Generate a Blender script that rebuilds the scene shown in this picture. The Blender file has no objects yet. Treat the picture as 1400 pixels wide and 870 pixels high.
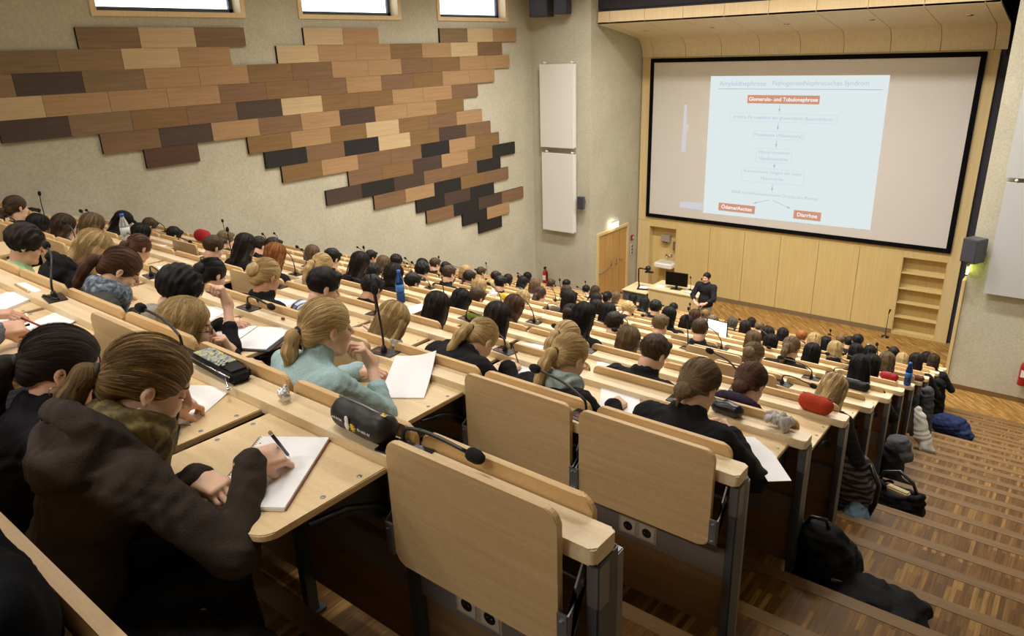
STOWED=[(0,0),(0,3),(1,0),(1,1),(1,3),(4,1),(5,2),(6,3),(8,0),(1,9),(1,11),(3,12),(3,10),(2,7)]
PEOPLE=[tuple(f(a) for f,a in zip((str,str,str,str,int,float,float,float,str),l.split())) for l in """C pony Y lightblue 1 -2.33 1.66 5.74 *
D long Y black 1 -2.90 1.35 5.72 *
W short K lightgrey 1 -3.53 1.65 5.69 *
W pony R greyjacket 1 -4.16 1.65 5.70 *
D long Y hoodblack 1 -4.75 1.76 5.70 *
A curly D lightgreen 1 -5.45 1.60 5.68 *
W bun A black 2 -1.21 2.77 5.35 *
W pony Y scarfblue 2 -1.89 2.74 5.33 *
D pony Y coatblack 2 -2.64 2.90 5.21 *
W long Y blackwhite 2 -3.11 2.67 5.28 *
A short K plaid 2 -3.67 2.62 5.42 *
A bun Y black 2 -4.25 2.59 5.40
A bun K black 2 -4.83 2.52 5.33
W pony R scarfgreen 2 -6.28 2.67 5.29
A bob A grey 2 -6.94 2.60 5.41
A bob B teal 2 -7.44 2.54 5.36
A bob K dark 2 -7.97 2.50 5.31
U pony B black_white 2 -8.37 2.48 5.46
W bob R purple 3 -1.32 3.72 4.96 *
W short B black 3 -1.95 3.75 4.98 *
W pony Y dark 3 -2.58 3.71 4.95
A long D black 3 -3.06 3.57 5.03
A long D purple 3 -3.62 3.55 5.01
W short K black 3 -4.54 3.71 4.95
W pony Y cream 3 -5.28 3.78 5.01
A long C black 3 -5.80 3.66 5.06
W short D black 4 -7.88 4.77 4.62
A long D black 3 -6.35 3.70 5.07
A short B black 3 -6.74 3.58 5.03
A long K black 3 -8.16 3.53 4.99
W cap K black 3 -9.10 3.76 4.99
U short K black 3 -10.59 3.29 4.96
D long Y dark 4 -1.18 4.90 4.49 *
A long K black 4 -3.05 4.64 4.72
W bob R olive 4 -3.86 4.73 4.61
W long K black 4 -4.46 4.69 4.57
A bob D dark 4 -5.29 4.62 4.71
A long D black 4 -5.84 4.66 4.74
W short K black 4 -6.49 4.79 4.66
A short K white 4 -7.34 4.62 4.71
A short A olive 4 -8.31 4.58 4.68
W short K black 4 -9.77 4.65 4.54
W short B white 4 -10.53 4.69 4.57
A bun A grey 5 -1.97 5.57 4.31
A bob A dark 4 -2.60 4.58 4.63
A short D dark 5 -3.32 5.57 4.31
A bun D black 5 -3.80 5.56 4.30
W short B grey 5 -5.15 5.67 4.20
A short K black 5 -6.01 5.52 4.27
W curly K black 5 -6.90 5.67 4.20
A bob A grey 5 -7.96 5.58 4.32
A short T olive 5 -9.56 5.53 4.27
A long K black 6 -1.36 6.60 3.98
W pony A black 6 -2.04 6.79 3.94
A short B dark 6 -2.92 6.62 4.00
A short A white 6 -3.36 6.59 3.97
A long K black 6 -4.01 6.59 3.97
A bob D dark 6 -4.56 6.63 4.01
W long Y cream 6 -5.31 6.69 3.86
A bob Y dark 6 -5.90 6.56 3.95
A short B dark 6 -6.51 6.64 4.01
A curly K charcoal 6 -7.02 6.65 3.97
A bob A grey 6 -7.74 6.59 3.97
A long K black 7 -1.46 7.59 3.61
A long K black 7 -2.05 7.58 3.60
A bob A dark 7 -2.70 7.58 3.60
A bob K black 7 -3.78 7.64 3.66
A long D dark 7 -4.77 7.56 3.59
A pony B grey 7 -5.70 7.58 3.60
A short K dark 7 -6.43 7.61 3.63
A short D teal 7 -7.02 7.59 3.62
W short B dark 7 -7.52 7.65 3.46
A bob K dark 7 -8.03 7.62 3.64
A curly K dark 7 -8.61 7.60 3.62
A short K dark 7 -9.22 7.59 3.62
A bob A dark 8 -1.50 8.61 3.27
W bob Y black 8 -2.11 8.77 3.21
A bob K dark 8 -2.82 8.55 3.22
A bob D dark 8 -3.98 8.57 3.23
D curly Y black 8 -5.09 8.93 3.10
A bob A white 8 -6.58 8.62 3.29
W bob Y black 8 -7.55 8.66 3.11
A bob Y dark 8 -8.05 8.62 3.29
A short B dark 8 -8.79 8.64 3.30
A long K black 9 -2.05 9.60 2.91
W long Y dark 9 -2.64 9.78 2.87
A bob D dark 9 -3.22 9.60 2.90
A short A pink 9 -4.04 9.60 2.91
A curly K black 9 -5.00 9.63 2.94
A bob D black 9 -6.05 9.58 2.89
A bob B black 9 -6.66 9.60 2.91
W bob K grey 9 -7.73 9.76 2.85
A short D dark 9 -8.22 9.60 2.91
A short K red 9 -9.47 9.59 2.90
A bob D dark 10 -1.49 10.60 2.56
A long K white 10 -2.08 10.59 2.54
A long K black 10 -2.69 10.59 2.54
W bob K black 10 -3.37 10.74 2.48
A bob D black 10 -3.91 10.58 2.54
A bob R dark 10 -4.78 10.60 2.55
W long K black 10 -5.81 10.78 2.52
A bun K dark 10 -6.46 10.60 2.56
A bob D black 10 -8.73 10.57 2.52
A short B black 10 -9.46 10.59 2.55
W bob Y dark 11 -1.83 11.71 2.09
A short K black 11 -2.49 11.67 2.27
A short C grey 11 -3.33 11.59 2.18
A bob G dark 11 -4.51 11.57 2.17
A short T white 11 -5.04 11.61 2.20
A bob A grey 11 -6.90 11.61 2.20
W bob B black 11 -7.48 11.79 2.17
A short B red 11 -8.44 11.61 2.20
A bob B dark 12 -1.52 12.60 1.84
A short D dark 12 -2.11 12.58 1.83
A short K black 12 -2.82 12.61 1.85
A short A white 12 -4.38 12.57 1.81
W short K black 12 -6.22 12.75 1.77
W long K black 12 -7.16 12.77 1.79
A short K white 12 -8.22 12.60 1.84
A short K dark 12 -8.76 12.63 1.87
A bob K black 12 -9.84 12.62 1.86
A bob D dark 13 -1.76 13.59 1.47
A short A dark 13 -3.19 13.59 1.48
A bob D dark 13 -4.90 13.58 1.47""".splitlines()]
import bpy, bmesh, math, random
import numpy as np
from mathutils import Matrix, Vector, Euler
R=math.radians
random.seed(7)
COL=bpy.context.scene.collection
sc=bpy.context.scene
# ------------------------------------------------------------------ materials
def s2l(c):
    if isinstance(c,str):
        c=[int(c[i:i+2],16)/255 for i in (0,2,4)]
    return tuple((x/12.92 if x<=.04045 else ((x+.055)/1.055)**2.4) for x in c)+(1,)
def newmat(name):
    m=bpy.data.materials.new(name); m.use_nodes=True
    nt=m.node_tree; b=nt.nodes['Principled BSDF']
    return m,nt,b
def N(nt,t,**k):
    n=nt.nodes.new(t)
    for a,v in k.items():
        if a.startswith('i_'): n.inputs[a[2:].replace('_',' ')].default_value=v
        else: setattr(n,a,v)
    return n
def ramp(nt,fac,stops):
    r=nt.nodes.new('ShaderNodeValToRGB')
    e=r.color_ramp.elements
    while len(e)<len(stops): e.new(.5)
    for q,(p,c) in zip(e,stops): q.position=p; q.color=s2l(c)
    nt.links.new(fac,r.inputs[0]); return r
def plain(name,c,rough=.6,metal=0,emit=None,es=1,noise=0,spec=.5):
    m,nt,b=newmat(name)
    b.inputs['Base Color'].default_value=s2l(c); b.inputs['Roughness'].default_value=rough
    b.inputs['Metallic'].default_value=metal; b.inputs['Specular IOR Level'].default_value=spec
    if emit: b.inputs['Emission Color'].default_value=s2l(emit); b.inputs['Emission Strength'].default_value=es
    if noise:
        tc=N(nt,'ShaderNodeTexCoord'); nz=N(nt,'ShaderNodeTexNoise'); nz.inputs['Scale'].default_value=noise; nz.inputs['Detail'].default_value=4
        nt.links.new(tc.outputs['Object'],nz.inputs['Vector'])
        bp=N(nt,'ShaderNodeBump'); bp.inputs['Strength'].default_value=.35; bp.inputs['Distance'].default_value=.01
        nt.links.new(nz.outputs[0],bp.inputs['Height']); nt.links.new(bp.outputs[0],b.inputs['Normal'])
        mx=N(nt,'ShaderNodeMixRGB',blend_type='MULTIPLY'); mx.inputs[0].default_value=.35
        mx.inputs[1].default_value=s2l(c)
        r=ramp(nt,nz.outputs[0],[(.3,'909090'),(.7,'ffffff')]); nt.links.new(r.outputs[0],mx.inputs[2]); nt.links.new(mx.outputs[0],b.inputs['Base Color'])
    return m
def wood(name,c1,c2,axis='X',scale=1,rough=.4,coords='Object',var=.0):
    """plain sawn veneer: noise drawn out along one axis"""
    m,nt,b=newmat(name)
    tc=N(nt,'ShaderNodeTexCoord'); mp=N(nt,'ShaderNodeMapping')
    st={'X':(.6,14,14),'Y':(14,.6,14),'Z':(14,14,.6)}[axis]
    mp.inputs['Scale'].default_value=[q*scale for q in st]
    nt.links.new(tc.outputs[coords],mp.inputs[0])
    oi=N(nt,'ShaderNodeObjectInfo'); ad=N(nt,'ShaderNodeVectorMath',operation='ADD')
    mu=N(nt,'ShaderNodeVectorMath',operation='SCALE'); mu.inputs['Scale'].default_value=37.0
    cb=N(nt,'ShaderNodeCombineXYZ'); nt.links.new(oi.outputs['Random'],cb.inputs[0]); nt.links.new(oi.outputs['Random'],cb.inputs[1]); nt.links.new(oi.outputs['Random'],cb.inputs[2])
    nt.links.new(cb.outputs[0],mu.inputs[0]); nt.links.new(mp.outputs[0],ad.inputs[0]); nt.links.new(mu.outputs[0],ad.inputs[1])
    nz=N(nt,'ShaderNodeTexNoise'); nz.inputs['Scale'].default_value=2.2; nz.inputs['Detail'].default_value=5; nz.inputs['Distortion'].default_value=.6
    nt.links.new(ad.outputs[0],nz.inputs['Vector'])
    r=ramp(nt,nz.outputs[0],[(.25,c2),(.7,c1)])
    n2=N(nt,'ShaderNodeTexNoise'); n2.inputs['Scale'].default_value=90; nt.links.new(tc.outputs[coords],n2.inputs['Vector'])
    mx=N(nt,'ShaderNodeMixRGB',blend_type='MULTIPLY'); mx.inputs[0].default_value=.18
    nt.links.new(r.outputs[0],mx.inputs[1]); nt.links.new(n2.outputs[0],mx.inputs[2])
    last=mx.outputs[0]
    if var:
        hs=N(nt,'ShaderNodeHueSaturation'); mr=N(nt,'ShaderNodeMapRange'); mr.inputs['To Min'].default_value=1-var; mr.inputs['To Max'].default_value=1+var
        nt.links.new(oi.outputs['Random'],mr.inputs[0]); nt.links.new(mr.outputs[0],hs.inputs['Value']); nt.links.new(last,hs.inputs['Color']); last=hs.outputs[0]
    nt.links.new(last,b.inputs['Base Color']); b.inputs['Roughness'].default_value=rough
    return m
def parquet(name,ax='Y',cols=('62441f','6e4e27','7d5b30','9e7944')):
    m,nt,b=newmat(name)
    tc=N(nt,'ShaderNodeTexCoord'); mp=N(nt,'ShaderNodeMapping')
    mp.inputs['Rotation'].default_value=(0,0,R(90 if ax=='Y' else 45))
    nt.links.new(tc.outputs['Object'],mp.inputs[0])
    br=N(nt,'ShaderNodeTexBrick'); br.offset=.37; br.offset_frequency=2
    for k,v in (('Scale',1),('Mortar Size',.0006),('Brick Width',.26),('Row Height',.024),('Bias',0)): br.inputs[k].default_value=v
    br.inputs['Color1'].default_value=(0,0,0,1); br.inputs['Color2'].default_value=(1,1,1,1); br.inputs['Mortar'].default_value=(.2,.2,.2,1)
    nt.links.new(mp.outputs[0],br.inputs[0])
    r=ramp(nt,br.outputs[0],[(0,cols[0]),(.35,cols[1]),(.75,cols[2]),(1,cols[3])])
    st=N(nt,'ShaderNodeMapping'); st.inputs['Scale'].default_value=(60,3,60) if ax=='Y' else (3,60,60)
    nt.links.new(tc.outputs['Object'],st.inputs[0])
    nz=N(nt,'ShaderNodeTexNoise'); nz.inputs['Scale'].default_value=2; nz.inputs['Detail'].default_value=4; nt.links.new(st.outputs[0],nz.inputs['Vector'])
    g=ramp(nt,nz.outputs[0],[(.3,'a8a8a8'),(.65,'ffffff')])
    mx=N(nt,'ShaderNodeMixRGB',blend_type='MULTIPLY'); mx.inputs[0].default_value=.7
    nt.links.new(r.outputs[0],mx.inputs[1]); nt.links.new(g.outputs[0],mx.inputs[2])
    nt.links.new(mx.outputs[0],b.inputs['Base Color'])
    rr=ramp(nt,br.outputs[0],[(0,'b4b4b4'),(1,'cccccc')]); nt.links.new(rr.outputs[0],b.inputs['Roughness']); b.inputs['Specular IOR Level'].default_value=.18
    return m
def plaster(name,c):
    m,nt,b=newmat(name)
    tc=N(nt,'ShaderNodeTexCoord')
    nz=N(nt,'ShaderNodeTexNoise'); nz.inputs['Scale'].default_value=26; nz.inputs['Detail'].default_value=6; nt.links.new(tc.outputs['Object'],nz.inputs['Vector'])
    n2=N(nt,'ShaderNodeTexNoise'); n2.inputs['Scale'].default_value=1.1; n2.inputs['Detail'].default_value=3; nt.links.new(tc.outputs['Object'],n2.inputs['Vector'])
    r=ramp(nt,nz.outputs[0],[(.3,'e8e8e8'),(.7,'ffffff')]); r2=ramp(nt,n2.outputs[0],[(.3,'f0efec'),(.7,'ffffff')])
    mx=N(nt,'ShaderNodeMixRGB',blend_type='MULTIPLY'); mx.inputs[0].default_value=1; mx.inputs[1].default_value=s2l(c); nt.links.new(r.outputs[0],mx.inputs[2])
    m2=N(nt,'ShaderNodeMixRGB',blend_type='MULTIPLY'); m2.inputs[0].default_value=1; nt.links.new(mx.outputs[0],m2.inputs[1]); nt.links.new(r2.outputs[0],m2.inputs[2])
    nt.links.new(m2.outputs[0],b.inputs['Base Color']); b.inputs['Roughness'].default_value=.9
    bp=N(nt,'ShaderNodeBump'); bp.inputs['Strength'].default_value=.25; bp.inputs['Distance'].default_value=.004
    nt.links.new(nz.outputs[0],bp.inputs['Height']); nt.links.new(bp.outputs[0],b.inputs['Normal'])
    return m
M={}
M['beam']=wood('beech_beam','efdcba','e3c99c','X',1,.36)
M['ply']=wood('beech_ply','d9bc8f','c9a878','X',1.4,.45)
M['ply_edge']=wood('beech_ply_edge','c99d68','b58753','X',2,.45)
M['flap']=wood('beech_flap','ecd3a8','e0c292','X',1.2,.34)
M['lip']=wood('beech_lip','dfbd8a','cfa870','X',2,.42)
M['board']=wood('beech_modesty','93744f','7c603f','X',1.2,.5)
M['steel']=plain('blue_grey_steel','565c66',.42,.4)
M['bracket']=plain('bracket_steel','85878a',.4,.6)
M['darkgap']=plain('dark_metal','26282c',.35,.5)
M['rail']=plain('socket_rail','7a726f',.5,.2)
M['cab']=wood('maple_cabinet','dec78c','d4ba7a','Z',.7,.45)
M['cabdark']=plain('cabinet_gap','5a4225',.8)
M['portal']=wood('maple_portal','e2cc98','d6bd88','Z',.7,.45)
M['soffit']=wood('maple_soffit','e9dcb8','dfcfa4','Z',.7,.5)
M['fascia']=wood('maple_fascia','f3dcb0','e9cf9f','Z',1.0,.42)
M['doorwood']=wood('door_veneer','cfa566','bd9255','Z',.9,.42)
M['plaster']=plaster('textured_plaster','cac5b1')
M['black']=plain('black_plastic','101113',.35)
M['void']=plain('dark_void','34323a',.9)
M['white']=plain('white_paint','d8d6cf',.5)
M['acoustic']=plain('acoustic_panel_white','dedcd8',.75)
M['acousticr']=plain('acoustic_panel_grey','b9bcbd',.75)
M['paper']=plain('paper','f2f2f4',.75)
M['parquet']=parquet('strip_parquet','Y')
M['parquetx']=parquet('stage_parquet','X',('8c6632','9f773c','af874b','c8a166'))
M['nosing']=wood('oak_nosing','80623a','6c502c','X',1,.65)
M['chrome']=plain('chrome','c8c8c8',.2,1)
M['ceramic']=plain('ceramic','efeee8',.2)
M['greymetal']=plain('speaker_grey','53555b',.5,.2)
M['darkspk']=plain('speaker_dark','3b3c46',.55)
M['red']=plain('red_paint','a0201c',.35)
# ------------------------------------------------------------------ mesh helpers
def link(o): COL.objects.link(o); return o
def tag(o,label=None,cat=None,group=None,kind=None):
    if label: o['label']=label
    if cat: o['category']=cat
    if group: o['group']=group
    if kind: o['kind']=kind
    return o
def empty(name,loc=(0,0,0),rz=0,label=None,cat=None,group=None):
    o=bpy.data.objects.new(name,None); link(o); o.location=loc; o.rotation_euler=(0,0,rz); o.empty_display_size=.1
    return tag(o,label,cat,group)
class MB:
    def __init__(s): s.bm=bmesh.new()
    def box(s,x0,x1,y0,y1,z0,z1,mi=0,bev=0,seg=2):
        r=bmesh.ops.create_cube(s.bm,size=1)
        vs=r['verts']
        for v in vs: v.co=Vector(((x0+x1)/2+v.co.x*(x1-x0),(y0+y1)/2+v.co.y*(y1-y0),(z0+z1)/2+v.co.z*(z1-z0)))
        fs=set(f for v in vs for f in v.link_faces)
        for f in fs: f.material_index=mi
        if bev:
            es=list(set(e for v in vs for e in v.link_edges))
            rr=bmesh.ops.bevel(s.bm,geom=es,offset=bev,segments=seg,affect='EDGES',clamp_overlap=True)
            for f in rr['faces']: f.material_index=mi
        return s
    def tube(s,pts,r,n=10,mi=0,cap=True,closed=False):
        pts=[Vector(p) for p in pts]; rs=r if isinstance(r,(list,tuple)) else [r]*len(pts)
        rings=[];up=Vector((0,0,1))
        for i,p in enumerate(pts):
            a=pts[(i-1)%len(pts)] if (i>0 or closed) else p
            b=pts[(i+1)%len(pts)] if (i<len(pts)-1 or closed) else p
            d=(b-a).normalized()
            if abs(d.dot(up))>.95: up=Vector((1,0,0)) if abs(d.x)<.9 else Vector((0,1,0))
            u=d.cross(up).normalized(); w=u.cross(d).normalized(); up=w
            rings.append([s.bm.verts.new(p+(u*math.cos(t)+w*math.sin(t))*rs[i]) for t in [2*math.pi*k/n for k in range(n)]])
        m=len(rings)
        for i in range(m if closed else m-1):
            A=rings[i];B=rings[(i+1)%m]
            for k in range(n):
                f=s.bm.faces.new((A[k],A[(k+1)%n],B[(k+1)%n],B[k])); f.material_index=mi; f.smooth=True
        if cap and not closed:
            for q in (rings[0],rings[-1][::-1]):
                f=s.bm.faces.new(q); f.material_index=mi
        return s
    def lathe(s,prof,c=(0,0,0),n=20,mi=0):
        rings=[]
        for r,z in prof:
            rings.append([s.bm.verts.new((c[0]+max(r,1e-4)*math.cos(t),c[1]+max(r,1e-4)*math.sin(t),c[2]+z)) for t in [2*math.pi*k/n for k in range(n)]])
        for A,B in zip(rings,rings[1:]):
            for k in range(n):
                f=s.bm.faces.new((A[k],A[(k+1)%n],B[(k+1)%n],B[k])); f.material_index=mi; f.smooth=True
        return s
    def prism(s,pts,axis,a,b,mi=0,bev=0):
        """outline pts (2D) extruded along axis from a to b"""
        def mk(p,t):
            return {'X':(t,p[0],p[1]),'Y':(p[0],t,p[1]),'Z':(p[0],p[1],t)}[axis]
        A=[s.bm.verts.new(mk(p,a)) for p in pts]; B=[s.bm.verts.new(mk(p,b)) for p in pts]
        fs=[s.bm.faces.new(A),s.bm.faces.new(B[::-1])]
        k=len(pts)
        for i in range(k): fs.append(s.bm.faces.new((A[i],B[i],B[(i+1)%k],A[(i+1)%k])))
        for f in fs: f.material_index=mi
        if bev:
            es=[e for e in set(A[0].link_edges)|set(e for v in A+B for e in v.link_edges) if not (e.verts[0] in A and e.verts[1] in B or e.verts[0] in B and e.verts[1] in A)]
            rr=bmesh.ops.bevel(s.bm,geom=es,offset=bev,segments=2,affect='EDGES')
            for f in rr['faces']: f.material_index=mi
        return s
    def sphere(s,c,r,mi=0,seg=16,sz=(1,1,1)):
        q=bmesh.ops.create_uvsphere(s.bm,u_segments=seg,v_segments=seg//2+1,radius=r)
        for v in q['verts']: v.co=Vector((c[0]+v.co.x*sz[0],c[1]+v.co.y*sz[1],c[2]+v.co.z*sz[2]))
        for f in set(f for v in q['verts'] for f in v.link_faces): f.material_index=mi; f.smooth=True
        return s
    def data(s,name,mats):
        bmesh.ops.recalc_face_normals(s.bm,faces=s.bm.faces)
        me=bpy.data.meshes.new(name); s.bm.to_mesh(me); s.bm.free()
        for m in (mats if isinstance(mats,(list,tuple)) else [mats]): me.materials.append(m)
        return me
    def build(s,name,mats,parent=None,loc=None,rot=None):
        o=link(bpy.data.objects.new(name,s.data(name,mats)))
        if parent: o.parent=parent
        if loc: o.location=loc
        if rot: o.rotation_euler=rot
        return o
def inst(name,me,parent=None,loc=(0,0,0),rot=(0,0,0)):
    o=link(bpy.data.objects.new(name,me))
    if parent: o.parent=parent
    o.location=loc; o.rotation_euler=rot
    return o
def rrect(x0,x1,z0,z1,r,corners='abcd',n=5):
    """rounded rectangle outline; corners a=low-left b=low-right c=up-right d=up-left"""
    out=[]
    for key,cx,cz,a0 in (('a',x0+r,z0+r,180),('b',x1-r,z0+r,270),('c',x1-r,z1-r,0),('d',x0+r,z1-r,90)):
        if key in corners:
            for k in range(n+1):
                t=R(a0+90*k/n); out.append((cx+r*math.cos(t),cz+r*math.sin(t)))
        else: out.append({'a':(x0,z0),'b':(x1,z0),'c':(x1,z1),'d':(x0,z1)}[key])
    return out
# ------------------------------------------------------------------ setting  (front floor is z=0, camera at 0,0,6.781)
ZC=6.781
D=18.61; XL2=-10.365; YC=16.07; XW=-12.21; XR=1.25; YB=-3.2; ZT=9.4; XR2=-1.64
def beamz(i): return 5.760-.3556*i
def rowz(i): return beamz(i)-.78
def Fz(i): return 5.06-.3556*i   # tread the row's feet stand on
def Hz(i): return Fz(i)-.178     # half-step under the desk
def rowy(i): return 1.2+i
def rowx(i): return -.696-.0603*i
def struct(name,mb,mats): return tag(mb.build(name,mats),kind='structure')
# seating tiers: one stepped floor block per tier, all one floor
fl=MB(); nz=MB()
for i in range(-2,14):
    z=Fz(i); y0=rowy(i)-.67; y1=rowy(i)-.15; y2=rowy(i)+.33
    if i==-2: y0=YB
    fl.box(XW,XR,y0,y1,-.1 if i>10 else z-.7,z,0); fl.box(XW,XR,y1,y2,-.1 if i>10 else z-.7,z-.178,0)
    nz.box(XW+.01,XR-.001,y1-.075,y1+.006,z-.03,z+.002,0,bev=.003); nz.box(XW+.01,XR-.001,y2-.075,y2+.006,z-.208,z-.176,0,bev=.003)
YF=rowy(13)+.33
fl.box(XW,XR,YF,D+.4,-.15,0,1)
nz.box(XW+.01,XR-.001,YF,YF+.3,-.02,.13,0,bev=.003)
struct('floor',fl,[M['parquet'],M['parquetx']])
struct('trim_1',nz,M['nosing'])
# walls
w=MB()
# left wall with window openings: strips
WZ0=7.50; WZ1=8.55
wins=[(3.31-2.1,3.31),(5.25,7.80),(8.95,11.50),(12.64,15.09)]
w.box(XW-.3,XW,YB,YC+.3,-.3,WZ0)
w.box(XW-.3,XW,YB,YC+.3,WZ1,ZT)
ys=[YB]+[q for a in wins for q in a]+[YC+.3]
for a,b in zip(ys[0::2],ys[1::2]): w.box(XW-.3,XW,a,b,WZ0,WZ1)
struct('wall_left',w,M['plaster'])
w=MB(); w.box(XW,XL2,YC,YC+.3,-.1,ZT); struct('wall_stage_left',w,M['plaster'])
w=MB(); w.box(XL2-.3,XL2,YC+.3,D+.4,-.1,ZT); struct('wall_stage_return',w,M['plaster'])
w=MB(); w.box(XR2,XR+.3,YC,YC+.3,-.1,ZT); struct('wall_stage_right',w,M['plaster'])
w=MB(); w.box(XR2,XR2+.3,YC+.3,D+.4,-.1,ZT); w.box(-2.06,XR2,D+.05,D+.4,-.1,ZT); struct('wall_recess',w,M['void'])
w=MB(); w.box(XR,XR+.3,YB,YC,-.3,ZT); struct('wall_right',w,M['plaster'])
w=MB(); w.box(XW,XR,YB-.3,YB,3,ZT); struct('wall_back',w,M['plaster'])
w=MB(); w.box(XW-.3,XR+.3,YB-.3,D+.4,ZT,ZT+.2); struct('ceiling',w,M['white'])
w=MB(); w.box(XR2+.002,XR,YC-.012,YC,0,.10,bev=.004); struct('baseboard_stage_right',w,M['nosing'])
w=MB()
for y0,y1 in ((YB,YC),): 
    pts=[(y0,-.786-.3465*y0+ZC-.03),(y1,-.786-.3465*y1+ZC-.03),(y1,-.786-.3465*y1+ZC+.04),(y0,-.786-.3465*y0+ZC+.04)]
    w.prism(pts,'X',XW,XW+.05)
struct('trim_2',w,M['lip'])
w=MB(); pts=[(YB,-.786-.3465*YB+ZC-.03),(YC,-.786-.3465*YC+ZC-.03),(YC,-.786-.3465*YC+ZC-.6),(YB,-.786-.3465*YB+ZC-.6)]
w.prism(pts,'X',XW,XW+.02); struct('trim_3',w,plain('wall_guard_grey','b4b5b3',.6))
# windows
frm=M['fascia']
for k,(a,b) in enumerate(wins):
    f=MB(); t=.09
    f.box(XW-.22,XW+.03,a-.02,b+.02,WZ0-.03,WZ0+.05,bev=.003); f.box(XW-.22,XW+.03,a-.02,b+.02,WZ1-.05,WZ1+.03,bev=.003)
    f.box(XW-.22,XW+.03,a-.02,a+.07,WZ0+.05,WZ1-.05,bev=.003); f.box(XW-.22,XW+.03,b-.07,b+.02,WZ0+.05,WZ1-.05,bev=.003)
    fo=f.build('window_%d'%(k+1),frm); tag(fo,kind='structure')
    g=MB(); 
    g.box(XW-.27,XW-.21,a+.07,b-.07,WZ0+.05,WZ0+.12); g.box(XW-.27,XW-.21,a+.07,b-.07,WZ1-.12,WZ1-.05)
    g.box(XW-.27,XW-.21,a+.07,a+.14,WZ0+.05,WZ1-.05); g.box(XW-.27,XW-.21,b-.14,b-.07,WZ0+.05,WZ1-.05)
    g.build('sash',plain('dark_sash_%d'%k,'4d5560',.5),fo)
    g=MB(); g.box(XW-.245,XW-.24,a+.13,b-.13,WZ0+.11,WZ1-.11)
    pm,nt,bb=newmat('window_glass_%d'%k); bb.inputs['Transmission Weight'].default_value=1; bb.inputs['Roughness'].default_value=0; bb.inputs['IOR'].default_value=1.02; bb.inputs['Base Color'].default_value=(.97,.98,1,1)
    g.build('pane',pm,fo)
# stage front wall: portal columns, cabinets, shelves, sink niche
xs=[-9.073,-8.074,-7.093,-6.13,-5.171,-4.207,-3.253]
f=MB(); f.box(-10.315,-9.93,D-.02,D+.3,0,6.5,bev=.004); f.box(-10.31,-9.935,D-.0215,D-.0195,2.04,2.047,1); 
struct('trim_4',f,[M['portal'],M['cabdark']])
f=MB(); f.box(-2.31,-2.06,D-.02,D+.3,0,6.5,bev=.004); struct('trim_5',f,[M['portal']])
f=MB(); f.box(-9.93,-2.31,D+.22,D+.4,0,6.6); struct('wall_front',f,M['cab'])
f=MB(); f.box(-9.93,-2.31,D-.02,D+.22,2.06,6.5); struct('wall_front_upper',f,M['cab'])
f=MB(); f.box(-9.07,-3.25,D-.035,D-.0,.0,.11); struct('baseboard_front',f,plain('plinth','7d6a4f',.6))
cabs=[]
nm=['first','second','third','fourth','fifth','sixth']
for k in range(6):
    a,b=xs[k],xs[k+1]
    root=empty('cabinet',((a+b)/2,D,0),0,'tall flush maple cupboard door below the projection screen, %s from the sink niche'%nm[k],'cabinet','flush cupboards below the screen')
    m=MB(); m.box(-(b-a)/2,(b-a)/2,.0,.2,.11,2.06,1); m.build('body',[M['cab'],M['cabdark']],root)
    m=MB(); m.box(-(b-a)/2+.004,(b-a)/2-.004,-.02,.0,.112,2.055,0,bev=.003); m.build('door',[M['cab']],root)
f=MB(); f.box(-9.93,-9.07,D-.02,D+.22,1.88,2.06,bev=.004); f.box(-9.10,-9.07,D-.0,D+.22,0,1.88); struct('trim_6',f,M['cab'])
# open shelves right
root=empty('shelf_unit',(-2.78,D,0),0,'built-in open maple shelf with five compartments at the right of the cupboards','shelf')
m=MB(); m.box(-.475,-.455,-.02,.21,0,2.06); m.box(.45,.47,-.02,.21,0,2.06); m.box(-.455,.45,-.02,.21,1.93,2.06); m.box(-.455,.45,-.02,.21,0,.07); m.build('carcass',M['cab'],root)
for z in (.435,.80,1.16,1.545):
    m=MB(); m.box(-.455,.45,-.005,.21,z-.012,z+.012,bev=.003); m.build('shelf',M['cab'],root)
# canopy above the screen (cross-section in Y,Z extruded along X)
def canopy():
    prof=[(YC+.25,ZC+.545),(YC+.25,ZC+.83),(YC+.30,ZC+.83),(YC+.30,ZC+.56)]
    soff=[(YC+.25,ZC+.545),(18.15,ZC+.24)]
    for t in range(0,91,10):
        a=R(t); soff.append((18.15+.43*math.sin(a),ZC+.24-.45*(1-math.cos(a))*1.15))
    return prof,soff
prof,soff=canopy()
X0,X1=XL2+.03,-1.95
cf=empty('canopy',((X0+X1)/2,YC+.3,ZC+.54),0,'curved maple canopy with downlights projecting above the projection screen','canopy')
def rel(o): o.parent=cf; o.matrix_parent_inverse=cf.matrix_world.inverted(); return o
bpy.context.view_layer.update()
edges=[X0,-10.0,-9.05]+[-9.05+.98*k for k in range(1,8)]
edges=[e for e in edges if e<X1-.05]+[X1]
for a,b in zip(edges,edges[1:]):
    m=MB(); m.box(a+.004,b-.004,YC+.25,YC+.29,ZC+.545,ZC+.83,bev=.003); rel(m.build('fascia_panel',M['fascia']))
    m=MB(); pts=soff+[(y+.0,z+.04) if k<2 else (y+.03,z+.03) for k,(y,z) in reversed(list(enumerate(soff)))]
    m.prism(pts,'X',a+.005,b-.005); o=rel(m.build('soffit_panel',M['soffit']))
m=MB(); m.box(X0,X1,YC+.29,D+.3,ZC+.83,ZC+.87); m.box(X0+.02,X1-.02,18.62,18.8,ZC-.4,ZC+.85); rel(m.build('canopy_core',M['void']))
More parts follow.
